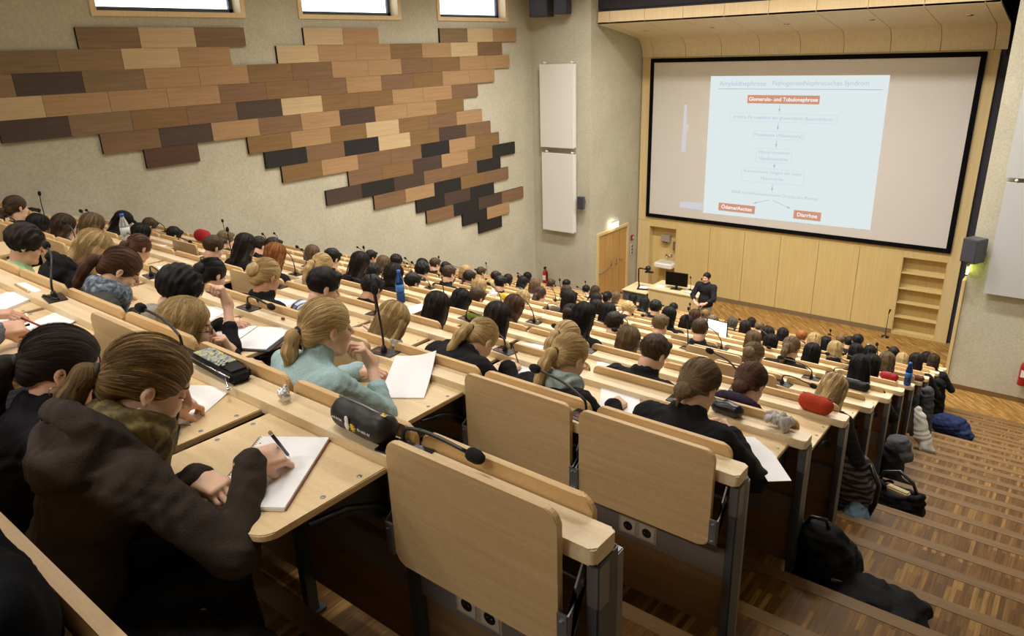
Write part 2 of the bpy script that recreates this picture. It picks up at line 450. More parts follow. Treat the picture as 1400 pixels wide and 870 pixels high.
for k in range(5):
    x=-9.55+1.75*k; y=17.35; z=ZC+.545-.305*(y-16.32)/(18.15-16.32)
    m=MB(); m.tube([(x,y,z+.03),(x,y,z-.006)],.075,16,0); m.tube([(x,y,z-.004),(x,y,z-.012)],.05,16,1); o=rel(m.build('downlight',[M['chrome'],M['black']]))
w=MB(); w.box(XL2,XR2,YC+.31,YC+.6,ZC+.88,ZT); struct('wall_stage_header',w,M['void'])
# projection screen
scx,scz=(-10.045-2.29)/2,ZC-2.47
root=empty('projection_screen',(scx,D-.03,ZC-4.62),0,'large wide projection screen in a black frame above the cupboards','projection screen')
W2=(10.045-2.29)/2; H=4.30
m=MB(); t=.105
m.box(-W2,W2,-.05,0,0,t,bev=.006); m.box(-W2,W2,-.05,0,H-t+.01,H+.01,bev=.006); m.box(-W2,-W2+t,-.05,0,t,H-t+.01,bev=.006); m.box(W2-t,W2,-.05,0,t,H-t+.01,bev=.006)
m.build('frame',plain('screen_frame_black','0b0b0d',.85,spec=.1),root)
m=MB(); m.box(-W2+t-.01,W2-t+.01,-.03,-.01,t-.01,H-t+.02); 
m.build('screen_cloth',plain('screen_cloth','cfcbc6',.8),root)
def wx(x): return x-scx
def wz(z): return z+ZC-(ZC-4.62)
lit=lambda n,c,e=1.0: plain(n,'000000',.9,emit=c,es=e,spec=0)
slide=link(bpy.data.objects.new('projected_slide',None)); slide.parent=root; slide.location=(0,-.034,0)
def quad(name,pts,mat,dy=0,par=None):
    me=bpy.data.meshes.new(name); me.from_pydata([(wx(x),dy,wz(z)) for x,z in pts],[],[tuple(range(len(pts)))]); me.materials.append(mat)
    o=link(bpy.data.objects.new(name,me)); o.parent=par or slide; return o
bpy.data.objects.remove(slide)
slide=quad('projected_slide',[(-8.30,-.766),(-4.07,-.766),(-4.03,-4.29),(-8.29,-4.33)],lit('slide_light','dfe9ea',1.0),-.034,root)
txm=lit('slide_text_grey','bfc3d8'); wtm=lit('slide_text_white','ffffff',1.0); orm=lit('slide_orange','d0967a'); lnm=lit('slide_line','b4bccc')
def sbox(x0,x1,z0,z1,mat,dy=-.036,name='slide_box'): return quad(name,[(x0,z1),(x1,z1),(x1,z0),(x0,z0)],mat,dy)
sbox(-8.09,-4.18,-1.085,-1.07,lnm)
sbox(-7.29,-5.53,-1.42,-1.22,orm); sbox(-7.86,-6.86,-4.21,-4.0,orm); sbox(-5.86,-5.19,-4.21,-3.99,orm)
def frame(x0,x1,z0,z1):
    t=.008
    for q in ((x0,x1,z0,z0+t),(x0,x1,z1-t,z1),(x0,x0+t,z0,z1),(x1-t,x1,z0,z1)): sbox(*q,lit_line,name='slide_box_line')
lit_line=lit('slide_box_line','cfd6de')
def text(s,x,z,size,mat,align='CENTER',shear=0,off=0.0):
    cu=bpy.data.curves.new('slide_text','FONT'); cu.body=s; cu.size=size; cu.align_x=align; cu.align_y='CENTER'; cu.offset=off; cu.shear=shear; cu.materials.append(mat)
    o=link(bpy.data.objects.new('slide_text',cu)); o.parent=slide; o.location=(wx(x),-.040,wz(z)); o.rotation_euler=(R(90),0,0)
    dg=bpy.context.evaluated_depsgraph_get(); me=bpy.data.meshes.new_from_object(o.evaluated_get(dg)); n=link(bpy.data.objects.new('slide_text',me)); n.parent=slide; n.location=o.location; n.rotation_euler=o.rotation_euler; bpy.data.objects.remove(o)
    return n
text('Amyloidnephrose',-8.06,-.95,.17,txm,'LEFT'); text('Pathogenese:',-6.70,-.94,.15,txm,'LEFT'); text('Nephrotisches Syndrom',-5.95,-.94,.15,txm,'LEFT')
text('Glomerulo- und Tubulonephrose',-6.41,-1.32,.125,wtm,off=.002)
text('Erhöhte Permeabilität der glomerulären Basalmembran',-6.40,-1.76,.11,txm); frame(-7.72,-5.08,-1.86,-1.66)
text('Proteinurie (Albuminurie)',-6.44,-2.18,.115,txm); frame(-7.08,-5.80,-2.28,-2.08)
text('Hypoproteinämie',-6.50,-2.60,.11,txm); text('Hypalbuminämie',-6.50,-2.76,.11,txm); frame(-6.95,-6.05,-2.86,-2.50)
text('Kompensation (ungen) der Leber',-6.49,-3.10,.11,txm); text('Hypovolämie',-6.49,-3.26,.11,txm); frame(-7.30,-5.70,-3.37,-3.01)
text('Abfall des kolloidosmotischen Drucks des Plasmas',-6.42,-3.67,.11,txm); 
text('Ödeme/Ascites',-7.36,-4.105,.135,wtm,off=.002); text('Diarrhoe',-5.525,-4.10,.135,wtm,off=.002)
def arrow(x0,z0,x1,z1):
    d=Vector((x1-x0,z1-z0)).normalized(); n=Vector((-d.y,d.x)); a=Vector((x0,z0)); b=Vector((x1,z1)); c=b-d*.09
    pts=[a+n*.006,c+n*.006,c+n*.028,b,c-n*.028,c-n*.006,a-n*.006]
    quad('slide_arrow',[(p.x,p.y) for p in pts][::-1],lnm,-.036)
for z0,z1 in ((-1.45,-1.63),(-1.88,-2.06),(-2.30,-2.48),(-2.88,-3.0),(-3.39,-3.58)): arrow(-6.46,z0,-6.46,z1)
arrow(-6.50,-3.80,-6.92,-3.93); arrow(-6.42,-3.80,-5.95,-3.97)
tb=lit('toolbar_light','d9d8dc',.9)
quad('projected_toolbar',[(-9.0,-1.49),(-8.93,-1.49),(-8.90,-2.72),(-9.03,-2.72)],tb,-.034,root)
quad('projected_toolbar',[(-8.90,-2.0),(-8.85,-2.0),(-8.86,-2.2),(-8.90,-2.2)],tb,-.0345,root)
quad('projected_toolbar',[(-9.0,-4.08),(-8.31,-4.06),(-8.31,-4.27),(-9.0,-4.25)],tb,-.034,root)
# wood mosaic on the left wall
TC={'d':('8c7453','775f43'),'b':('967a58','84694a'),'l':('cdb58c','bea57c'),'t':('b39068','a17f57'),'o':('8a6b42','785a34'),'r':('87674a','73563c'),'k':('4f3d34','413029'),'K':('1f1c1d','161415'),'e':('5a3c2b','492f22')}
TM={k:wood('mosaic_'+k,a,b,'Y',1.0,.55) for k,(a,b) in TC.items()}
EDGE=plain('panel_edge_black','0c0b0b',.8)
segs=[(0,4.684,'dlr'),(0,8.49,'lt'),(0,11.96,'dlt'),(1,2.615,'bdblt'),(1,7.89,'lttotlr'),(2,2.885,'bkdttorttrott'),(3,3.185,'lttt'+'rortrott'[:8]),(4,3.45,'kdorkloottr'),(5,4.70,'rktrtktto'),(6,5.29,'e'),(6,7.07,'otolort'),(7,7.36,'KrKlokr'),(8,7.66,'otrrKto'),(9,9.14,'roktoK'),(10,8.56,'kKkrrK'),(11,9.73,'rtKor'),(12,10.91,'KkK'),(13,11.19,'rKkr'),(14,12.36,'Kt'),(15,12.92,'K')]
CN={'d':'olive-brown','b':'mid-brown','l':'pale blond','t':'light tan','o':'golden-brown','r':'reddish-brown','k':'dark brown','K':'black','e':'dark red-brown'}
ORD=['top','second','third','fourth','fifth','sixth','seventh','eighth','ninth','tenth','eleventh','twelfth','thirteenth','fourteenth','fifteenth','bottom']
NUM=['first','second','third','fourth','fifth','sixth','seventh','eighth','ninth','tenth','eleventh','twelfth','thirteenth','fourteenth','fifteenth','sixteenth','seventeenth','eighteenth']
s2=1.0556; tw=.878*s2; th=.291*s2
mb=MB(); mb.box(.0,.05,-tw/2+.002,tw/2-.002,-th/2+.0015,th/2-.0015)
for f in mb.bm.faces: 
    f.material_index=0 if f.normal.x>.5 else 1
tme={}
base=mb.data('wooden_wall_panel',[TM['d'],EDGE])
cnt={}
for rw,y0,cs in segs:
    for k,c in enumerate(cs):
        if c not in tme:
            me=base.copy(); me.materials[0]=TM[c]; tme[c]=me
        cnt[rw]=cnt.get(rw,0)+1
        o=inst('wooden_wall_panel',tme[c],None,(XW,y0*s2+tw*(k+.5),ZC+(.505-.291*(rw+.5))*s2))
        # staggered rows were hung edge to edge with a hair gap
        tag(o,'%s wood panel in the %s row of the wall mosaic, %s from the left'%(CN[c],ORD[rw],NUM[cnt[rw]-1]),'wall panel','wood mosaic panels on the side wall')
# white acoustic panels
def acp(x0,x1,z0,z1,lab,mat,y=YC-.16):
    root=empty('acoustic_panel',((x0+x1)/2,YC-.004,z0),0,lab,'acoustic panel')
    w_=(x1-x0)/2;h=z1-z0
    m=MB(); m.box(-w_,w_,-.16,-.12,0,h,bev=.004); m.box(-w_+.01,w_+.045,-.121,-.08,.02,h-.0,bev=.004); m.build('panel',mat,root)
    for sx in (-w_+.15,w_-.05):
        m=MB(); m.tube([(sx,0,h+.03),(sx,-.14,h+.03)],.018,8); m.tube([(sx,-.14,h+.03),(sx,-.14,h-.02)],.012,8); m.sphere((sx,-.15,h+.04),.03,seg=10); m.build('bracket',M['white'],root)
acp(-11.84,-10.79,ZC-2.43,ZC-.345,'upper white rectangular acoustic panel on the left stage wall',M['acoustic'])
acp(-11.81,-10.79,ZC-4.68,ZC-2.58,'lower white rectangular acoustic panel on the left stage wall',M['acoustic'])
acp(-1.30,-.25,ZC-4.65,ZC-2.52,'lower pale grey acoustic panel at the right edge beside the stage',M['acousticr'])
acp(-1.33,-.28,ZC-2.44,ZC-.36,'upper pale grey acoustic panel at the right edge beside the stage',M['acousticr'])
# loudspeakers
def speaker(x,z,w_,h,d,lab,mat,y=YC,rz=0):
    root=empty('loudspeaker',(x,y,z),rz,lab,'loudspeaker')
    m=MB(); m.box(-w_/2,w_/2,-d-.1,-.1,-h/2,h/2,bev=.01); m.build('cabinet_body',mat,root)
    m=MB(); m.box(-w_/2+.02,w_/2-.02,-d-.112,-d-.1,-h/2+.02,h/2-.02,bev=.004); m.build('grille',M['darkspk'],root)
    m=MB(); m.box(-.04,.04,-.1,0,-.05,.05); m.build('bracket',M['black'],root)
speaker(-11.71,ZC+1.15,.50,.75,.38,'dark loudspeaker hanging in the top corner, nearer the side wall',M['darkspk'],rz=R(12))
speaker(-11.08,ZC+1.15,.34,.68,.3,'narrow dark loudspeaker hanging in the top corner, nearer the stage',M['darkspk'],rz=R(12))
speaker(-10.55,ZC-3.82,.20,.33,.1,'small grey wall loudspeaker beside the lower white acoustic panel',M['greymetal'])
speaker(-1.48,ZC-3.82,.30,.46,.3,'small grey loudspeaker on a bracket beside the grey acoustic panel',M['greymetal'],rz=R(-25))
# stage door on the left return wall
dw=empty('door_1',(XL2,17.22,0)); tag(dw,kind='structure')
m=MB(); m.box(.0,.06,-.84,-.76,0,2.04,bev=.004); m.box(0,.06,.76,.84,0,2.04,bev=.004); m.box(0,.06,-.759,.759,1.96,2.04,bev=.004); m.build('door_frame',M['portal'],dw)
for s in (-1,1):
    m=MB(); m.box(.0,.02,(-.76 if s<0 else .005),(-.005 if s<0 else .76),.0,1.96); m.box(.0201,.0215,(-.40 if s<0 else .38),(-.395 if s<0 else .385),.0,1.95,1); m.build('door_leaf',[M['doorwood'],M['cabdark']],dw)
m=MB(); m.tube([(.03,-.72,.88),(.07,-.70,.90),(.07,-.12,1.0),(.03,-.10,1.0)],.014,8); m.tube([(.03,-.08,.98),(.07,-.08,1.12),(.03,-.08,1.16)],.012,8); m.build('push_bar',M['chrome'],dw)
m=MB(); m.tube([(.03,.16,.95),(.075,.16,.98),(.075,.16,1.15),(.03,.16,1.18)],.013,8); m.tube([(.03,.38,1.05),(.07,.38,1.07),(.07,.5,1.07)],.012,8); m.build('door_handle',M['chrome'],dw)
def exitsign(loc,rz,lab,c,st,w_=.34):
    root=empty('exit_sign',loc,rz,lab,'exit sign')
    m=MB(); m.box(-w_/2,w_/2,-.05,0,0,.05,bev=.005); m.build('housing',M['white'],root)
    m=MB(); m.box(-w_/2+.01,w_/2-.01,-.045,-.01,-.15,.0); m.build('lit_panel',plain('exit_glow',c,.5,emit=c,es=st),root)
    return root
exitsign((XL2+.10,17.15,2.24),R(90),'bright white lit sign above the stage double door','fffbe8',6)
exitsign((XR2-.02,YC-.08,2.62),R(90),'yellow-green lit exit sign at the right wall corner beside the stage','e8ff7a',5,.3)
m=MB(); m.box(XR2-.06,XR2,YC-.05,YC+.3,0,2.3,bev=.004); struct('trim_7',m,M['portal'])
# extinguishers
def exting(loc,lab,rz=0,s=1):
    root=empty('fire_extinguisher',loc,rz,lab,'fire extinguisher')
    m=MB(); m.lathe([(0,0),(.07,0),(.075,.02),(.075,.38),(.06,.44),(.03,.47),(.02,.5),(0,.5)]); m.build('cylinder',M['red'],root)
    m=MB(); m.box(-.02,.02,-.06,.03,.5,.56,bev=.006); m.tube([(0,-.03,.53),(.06,-.06,.5),(.1,-.04,.35),(.09,-.03,.15)],.012,8); m.build('valve_and_hose',M['black'],root)
    m=MB(); m.box(-.045,.045,-.0765,-.05,.18,.32); m.build('instruction_label',plain('ext_label','e8e2d8',.6),root)
exting((-.40,YC-.12,.42),'red fire extinguisher with black hose on the right wall',0)
exting((-11.78,YC-.12,.45),'red fire extinguisher in the far left wall corner behind the students',0)
rs=empty('fire_alarm_box',(XL2+.01,18.3,1.55),R(90),'small red alarm box on the wall right of the stage double door','alarm box')
m=MB(); m.box(-.06,.06,-.05,0,-.07,.07,bev=.01); m.build('housing',M['red'],rs); m=MB(); m.box(-.03,.03,-.056,-.05,-.03,.03); m.build('button_plate',M['white'],rs)
rs=empty('light_switch_panel',(XL2+.01,18.3,1.18),R(90),'narrow dark switch panel below the red alarm box','switch')
m=MB(); m.box(-.05,.05,-.02,0,-.16,.16,bev=.005); m.build('plate',M['white'],rs)
for q in range(3):
    m=MB(); m.box(-.035,.035,-.03,-.02,-.13+.1*q,-.06+.1*q,bev=.004); m.build('switch_key',M['greymetal'],rs)
# ------------------------------------------------------------------ desk rows
SP=.592; NS=18; LEFT=-11.75
me_={}
def flap_open():
    m=MB(); m.prism(rrect(-.275,.275,-.49,-.095,.045,'ab'),'Z',.727,.747,0,bev=.003)
    for x in (-.25,.25):
        for y in (-.17,-.29): m.lathe([(0,.0012),(.007,.0012),(.008,0)],(x,y,.747),10,1)
    return m.data('writing_flap',[M['flap'],M['bracket']])
def flap_stow():
    m=MB(); m.prism(rrect(-.275,.275,.475,.862,.035,'abcd'),'Y',-.128,-.108,0,bev=.003)
    return m.data('writing_flap',[M['ply'],M['bracket']])
def brk_open():
    m=MB()
    for s in (-1,1):
        x=s*.268
        pts=[(-.10,.60),(-.10,.725),(-.36,.725),(-.30,.69),(-.20,.655),(-.13,.60)]
        m.prism(pts,'X',x-.004,x+.004)
        m.tube([(x+s*.010,-.09,.60),(x+s*.010,-.15,.655),(x+s*.010,-.24,.695),(x+s*.010,-.36,.715)],.007,8)
    m.tube([(-.27,-.09,.61),(.27,-.09,.61)],.006,8)
    return m.data('flap_bracket',[M['darkgap']])
def brk_stow():
    m=MB()
    for s in (-1,1):
        x=s*.275
        m.prism([(x-s*.0,.50),(x+s*.028,.50),(x+s*.028,.60),(x,.60)] if s>0 else [(x+s*.028,.50),(x,.50),(x,.60),(x+s*.028,.60)],'Y',-.134,-.126,bev=.001)
        m.prism([(-.13,.49),(-.13,.60),(-.05,.66),(-.04,.70),(-.07,.71),(-.10,.66),(-.09,.56)],'X',x+s*.026,x+s*.031)
        m.tube([(x+s*.02,-.07,.66),(x+s*.036,-.07,.66)],.012,10)
        for z in (.515,.585): m.lathe([(0,0),(.005,0)],(x+s*.014,-.137,z),8)
    m.tube([(-.30,-.07,.66),(.30,-.07,.66)],.006,8)
    return m.data('flap_bracket',[M['bracket']])
def lipm():
    m=MB(); m.prism(rrect(-.281,.281,.40,.822,.035,'cd'),'Y',.006,.026,0,bev=.004)
    return m.data('backrest',[M['lip']])
def seatm():
    m=MB()
    pts=rrect(-.21,.21,.10,.46,.05); m.prism(pts,'Z',.075,.095,0,bev=.005)
    return m.data('seat',[M['ply']])
def seatf():
    m=MB(); pts=rrect(-.21,.21,.10,.44,.05); m.prism(pts,'Y',.07,.09,0,bev=.005)
    return m.data('seat',[M['ply']])
def seatarm():
    m=MB(); m.tube([(-.225,.02,.06),(.225,.02,.06)],.02,12); 
    for s in (-1,1): m.box(s*.2-.008,s*.2+.008,.0,.36,.045,.07)
    return m.data('seat_arm',[M['bracket']])
def postm(end=False):
    m=MB()
    if end:
        m.box(-.036,.0,-.075,.012,-.097,.735,0,bev=.006); m.box(-.03,-.006,.012,.045,-.09,.70,2,bev=.003); m.box(-.05,.015,-.09,.06,-.097,-.085,0,bev=.002); m.box(-.034,.002,-.077,-.03,.60,.725,2,bev=.004)
    else:
        m.box(-.018,.018,-.065,-.02,-.097,.735,0,bev=.003); m.box(-.03,.03,-.08,.0,-.097,-.085,0)
    return m.data('post',[M['steel'],M['darkgap'],M['bracket']])
def outlet():
    m=MB(); m.box(-.085,.085,-.048,-.042,-.042,.042,0,bev=.002)
    for x in (-.042,.042):
        m.box(x-.033,x+.033,-.050,-.048,-.033,.033,1,bev=.002)
        m.tube([(x,-.0495,0),(x,-.0515,0)],.02,14,2); 
        for q in (-.008,.008): m.tube([(x+q,-.051,0),(x+q,-.0522,0)],.003,6,3)
    return m.data('socket_outlet',[plain('outlet_frame','a08f7c',.5),plain('outlet_plate','b5aa9c',.5),M['darkgap'],M['chrome']])
me_['fo']=flap_open(); me_['fs']=flap_stow(); me_['bo']=brk_open(); me_['bs']=brk_stow(); me_['lip']=lipm(); me_['seat']=seatm(); me_['seatf']=seatf(); me_['arm']=seatarm(); me_['post']=postm(); me_['end']=postm(True); me_['out']=outlet()
STOW={}    # row -> set of seats whose flap is folded up (filled below)
OCC={}     # row -> set of taken seats
def bx(i,j): return rowx(i)-.055-SP*j
def seat_of(i,x): return int((rowx(i)-.055-x)//SP)
for ln in PEOPLE:
    i,x=ln[4],ln[5]; OCC.setdefault(i,set()).add(seat_of(i,x))
for i,j in STOWED: STOW.setdefault(i,set()).add(j)
rowlab=['front','second','third','fourth','fifth','sixth','seventh','eighth','ninth','tenth','eleventh','twelfth','thirteenth','fourteenth','rearmost']
def rowname(i): 
    k=13-i
    return 'the %s row'%rowlab[k]
for i in range(-1,14):
    xe=rowx(i); L=xe-LEFT
    extra={0:' holding the black printed pencil case',-1:' holding the black bag',4:' with the orange pencil case',13:' nearest the stage'}.get(i,'')
    root=empty('desk_row',(xe,rowy(i),rowz(i)),0,'long light beech desk row, %s counted from the stage%s'%(rowlab[13-i],extra),'desk','tiered desk rows')
    m=MB(); m.prism(rrect(-L,0,-.097,0,.014,'bc',8),'Z',.735,.780,0,bev=.004); m.build('shelf_beam',M['beam'],root)
    m=MB(); m.box(-L,-.04,-.045,-.012,.30,.43,0,bev=.003); m.box(-L,-.04,-.0455,-.0449,.35,.352,0); m.build('socket_rail',M['rail'],root)
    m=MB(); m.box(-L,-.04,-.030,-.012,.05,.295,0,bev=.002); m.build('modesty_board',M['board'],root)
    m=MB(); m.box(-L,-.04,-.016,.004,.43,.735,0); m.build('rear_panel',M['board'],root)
    inst('post',me_['end'],root,(0,0,0))
    ns=int((L-.1)/SP)
    for j in range(1,ns+1): 
        if j%2==1 or i in (0,1): inst('post',me_['post'],root,(-.055-SP*j,0,0))
    for j in range(ns):
        c=-.055-SP*(j+.5)
        inst('backrest',me_['lip'],root,(c,0,0))
        st=j in STOW.get(i,set())
        fl_=inst('writing_flap',me_['fs' if st else 'fo'],root,(c,0,0))
        if i<8: inst('flap_bracket',me_['bs' if st else 'bo'],fl_)
        if i<13:
            oc=j in OCC.get(i+1,set()) or (i==-1 and j in (1,2,4))
            inst('seat',me_['seat' if oc else 'seatf'],root,(c,0,0))
            if i<6: inst('seat_arm',me_['arm'],root,(c,0,0))
        if j%2==0: inst('socket_outlet',me_['out'],root,(c-.02 if j else c-.05,0,.365))
# front row: closed front panel
m=MB(); m.box(LEFT,rowx(13)-.04,rowy(13)+.03,rowy(13)+.05,.1,rowz(13)+.74,bev=.003); o=m.build('front_panel',M['ply']); tag(o,'long beech front panel closing the front desk row towards the stage','panel')
# gooseneck microphones
def mic_mesh(k):
    out=[]
    m=MB(); m.prism(rrect(-.075,.075,-.04,.04,.004),'Z',0,.005,0); m.box(-.045,-.015,-.02,.0,.005,.0065,1); m.box(.0,.03,-.02,.0,.005,.0065,2)
    out.append(('base_plate',m.data('base_plate',[M['black'],plain('mic_button','7c2a20',.4),M['darkgap']])))
    paths=[[(0,0,.004),(0,0,.06),(-.04,.02,.12),(-.12,.05,.17),(-.22,.06,.20)],
           [(0,0,.004),(0,0,.06),(-.02,.0,.085),(-.12,-.0,.12),(-.26,.0,.13)],
           [(0,0,.004),(0,0,.10),(-.01,.0,.20),(-.03,.01,.30)],
           [(0,0,.004),(0,0,.05),(.02,.0,.075),(.10,.0,.08),(.22,.0,.06)]]
    p=paths[k]
    # smooth the path
    q=[]
    P=[Vector(a) for a in p]
    for a in range(len(P)-1):
        p0=P[max(a-1,0)];p1=P[a];p2=P[a+1];p3=P[min(a+2,len(P)-1)]
        for t in (0,.25,.5,.75): q.append(.5*((2*p1)+(p2-p0)*t+(2*p0-5*p1+4*p2-p3)*t*t+(3*p1-p0-3*p2+p3)*t**3))
    q.append(P[-1])
    m=MB(); m.lathe([(.016,0),(.016,.01),(.010,.03),(.007,.032)],(0,0,.005),12); m.tube(q,.0055,8); out.append(('gooseneck',m.data('gooseneck',[M['black']])))
    d=(q[-1]-q[-2]).normalized(); e=q[-1]
    m=MB(); m.tube([e-d*.005,e,e+d*.01,e+d*.03,e+d*.045,e+d*.05],[.008,.015,.019,.019,.013,.004],12); out.append(('foam_windshield',m.data('foam_windshield',[plain('foam_black','0c0c0e',.95,noise=300)])))
    return out
MICS=[mic_mesh(k) for k in range(4)]
MK={(-1,1):1,(0,1):3,(0,3):1,(0,5):0,(1,3):2,(1,5):3,(1,1):1,(2,3):1,(2,1):3,(5,1):1,(2,5):2}
for i in range(-1,14):
    for n_,j in enumerate(range(1,19,2)):
        x=bx(i,j)
        if x<LEFT+.2: continue
        if (i,j)==(-1,1): continue
        k=MK.get((i,j),[0,1,3,1,0,3,2][(i*5+j*3)%7])
        where='%s aisle-side'%NUM[n_] if n_ else 'nearest the aisle'
        root=empty('gooseneck_microphone',(x,rowy(i)-.045,beamz(i)),R([0,6,-8][(i+j)%3]),'black gooseneck microphone on %s from the stage, %s'%(rowname(i),'nearest the aisle' if n_==0 else '%s from the aisle'%NUM[n_]),'microphone','desk microphones')
        for nm_,me in MICS[k]: inst(nm_,me,root)
# ------------------------------------------------------------------ implicit-surface bodies
F32=np.float32
def rotm(rx=0,ry=0,rz=0):
    return np.array(Euler((rx,ry,rz)).to_matrix())
def cone(a,b,ra,rb,k=.02,op='u'): 
    a=np.array(a,float);b=np.array(b,float); r=max(ra,rb)
    return ('c',(a,b,ra,rb),np.minimum(a,b)-r,np.maximum(a,b)+r,k,op)
def ell(c,r,Rm=None,k=.02,op='u'):
    c=np.array(c,float); r=np.array(r,float) if np.ndim(r) else np.array([r]*3,float); m=r.max()
    ext=r if Rm is None else np.sqrt(((Rm*r[None,:])**2).sum(1))
    return ('e',(c,r,Rm),c-ext,c+ext,k,op)
def rbox(c,h,rd,Rm=None,k=.02,op='u'):
    c=np.array(c,float);h=np.array(h,float)
    ext=h+rd if Rm is None else np.abs(Rm)@h+rd
    return ('b',(c,h,rd,Rm),c-ext,c+ext,k,op)
def torus(c,R1,r,Rm=None,k=.02,op='u',sz=1.0):
    c=np.array(c,float); ext=np.array([R1+r]*3)
    return ('t',(c,R1,r,Rm,sz),c-ext,c+ext,k,op)
def xform(prims,Rm,t):
    """rigid move of primitives"""
    out=[]
    t=np.array(t,float)
    for ty,pa,lo,hi,k,op in prims:
        if ty=='c':
            a,b,ra,rb=pa; out.append(cone(Rm@a+t,Rm@b+t,ra,rb,k,op))
        elif ty=='e':
            c,r,q=pa; out.append(ell(Rm@c+t,r,Rm if q is None else Rm@q,k,op))
        elif ty=='b':
            c,h,rd,q=pa; out.append(rbox(Rm@c+t,h,rd,Rm if q is None else Rm@q,k,op))
        elif ty=='t':
            c,R1,r,q,sz=pa; out.append(torus(Rm@c+t,R1,r,Rm if q is None else Rm@q,k,op,sz))
    return out
def grow(prims,g): 
    out=[]
    for ty,pa,lo,hi,k,op in prims:
        if ty=='c': out.append(cone(pa[0],pa[1],pa[2]+g,pa[3]+g,k,op))
        elif ty=='e': out.append(ell(pa[0],pa[1]+g,pa[2],k,op))
        elif ty=='b': out.append(rbox(pa[0],pa[1],pa[2]+g,pa[3],k,op))
        else: out.append((ty,pa,lo,hi,k,op))
    return out
def evald(p,x,y,z):
    ty,pa=p[0],p[1]
    if ty=='c':
        a,b,ra,rb=pa; d=b-a; L=max(float(d@d),1e-9)
        px,py,pz=x-F32(a[0]),y-F32(a[1]),z-F32(a[2])
        t=np.clip((px*F32(d[0])+py*F32(d[1])+pz*F32(d[2]))/F32(L),0,1)
        return np.sqrt((px-t*F32(d[0]))**2+(py-t*F32(d[1]))**2+(pz-t*F32(d[2]))**2)-(F32(ra)+F32(rb-ra)*t)
    if ty=='e':
        c,r,q=pa; px,py,pz=x-F32(c[0]),y-F32(c[1]),z-F32(c[2])
        if q is not None:
            q=q.astype(F32); px,py,pz=(q[0,0]*px+q[1,0]*py+q[2,0]*pz,q[0,1]*px+q[1,1]*py+q[2,1]*pz,q[0,2]*px+q[1,2]*py+q[2,2]*pz)
        r=r.astype(F32)
        k0=np.sqrt((px/r[0])**2+(py/r[1])**2+(pz/r[2])**2); k1=np.sqrt((px/r[0]**2)**2+(py/r[1]**2)**2+(pz/r[2]**2)**2)+F32(1e-6)
        return k0*(k0-1)/k1
    if ty=='b':
        c,h,rd,q=pa; px,py,pz=x-F32(c[0]),y-F32(c[1]),z-F32(c[2])
        if q is not None:
            q=q.astype(F32); px,py,pz=(q[0,0]*px+q[1,0]*py+q[2,0]*pz,q[0,1]*px+q[1,1]*py+q[2,1]*pz,q[0,2]*px+q[1,2]*py+q[2,2]*pz)
        ax,ay,az=np.abs(px)-F32(h[0]),np.abs(py)-F32(h[1]),np.abs(pz)-F32(h[2])
        return np.sqrt(np.maximum(ax,0)**2+np.maximum(ay,0)**2+np.maximum(az,0)**2)+np.minimum(np.maximum(ax,np.maximum(ay,az)),0)-F32(rd)
    if ty=='t':
        c,R1,r,q,sz=pa; px,py,pz=x-F32(c[0]),y-F32(c[1]),z-F32(c[2])
        if q is not None:
            q=q.astype(F32); px,py,pz=(q[0,0]*px+q[1,0]*py+q[2,0]*pz,q[0,1]*px+q[1,1]*py+q[2,1]*pz,q[0,2]*px+q[1,2]*py+q[2,2]*pz)
        return np.sqrt((np.sqrt(px**2+(py)**2)-F32(R1))**2+(pz/F32(sz))**2)-F32(r)
_C=[(0,0,0),(1,0,0),(0,1,0),(1,1,0),(0,0,1),(1,0,1),(0,1,1),(1,1,1)]
_E=[(a,b) for a in range(8) for b in range(a+1,8) if sum(abs(_C[a][i]-_C[b][i]) for i in range(3))==1]
def snets(Dg,o,h):
    S=Dg<0
    m=np.zeros(tuple(n-1 for n in Dg.shape),bool); c0=S[:-1,:-1,:-1]
    sh=lambda A,c:A[c[0]:A.shape[0]-1+c[0],c[1]:A.shape[1]-1+c[1],c[2]:A.shape[2]-1+c[2]]
    for c in _C[1:]: m|=sh(S,c)!=c0
    I=np.array(np.nonzero(m)).T
    if len(I)==0: return np.zeros((0,3)),np.zeros((0,4),int)
    ids=-np.ones(m.shape,np.int32); ids[m]=np.arange(len(I))
    V=[Dg[I[:,0]+c[0],I[:,1]+c[1],I[:,2]+c[2]] for c in _C]
    pos=np.zeros((len(I),3)); cnt=np.zeros(len(I))
    for a,b in _E:
        va,vb=V[a],V[b]; q=(va<0)!=(vb<0)
        t=np.where(q,va/np.where(q,va-vb,1),0)
        pa=np.array(_C[a]);d=np.array(_C[b])-pa
        pos+=np.where(q[:,None],pa+d*t[:,None],0); cnt+=q
    verts=(I+pos/cnt[:,None])*h+np.array(o)
    F=[]
    for ax in range(3):
        b,c=(ax+1)%3,(ax+2)%3
        A=[slice(None)]*3;B=[slice(None)]*3; A[ax]=slice(0,-1);B[ax]=slice(1,None)
        s0=S[tuple(A)];s1=S[tuple(B)]
        x=s0!=s1
        J=np.array(np.nonzero(x)).T
        ok=(J[:,b]>0)&(J[:,c]>0)&(J[:,b]<m.shape[b])&(J[:,c]<m.shape[c])
        J=J[ok]
        eb=np.zeros(3,int);eb[b]=1;ec=np.zeros(3,int);ec[c]=1
        g=lambda K:ids[K[:,0],K[:,1],K[:,2]]
        q=np.stack([g(J),g(J-eb),g(J-eb-ec),g(J-ec)],1)
        ins=s0[tuple(np.nonzero(x))][ok]
        q[~ins]=q[~ins][:,::-1]
        F.append(q[(q>=0).all(1)])
    return verts,np.concatenate(F)
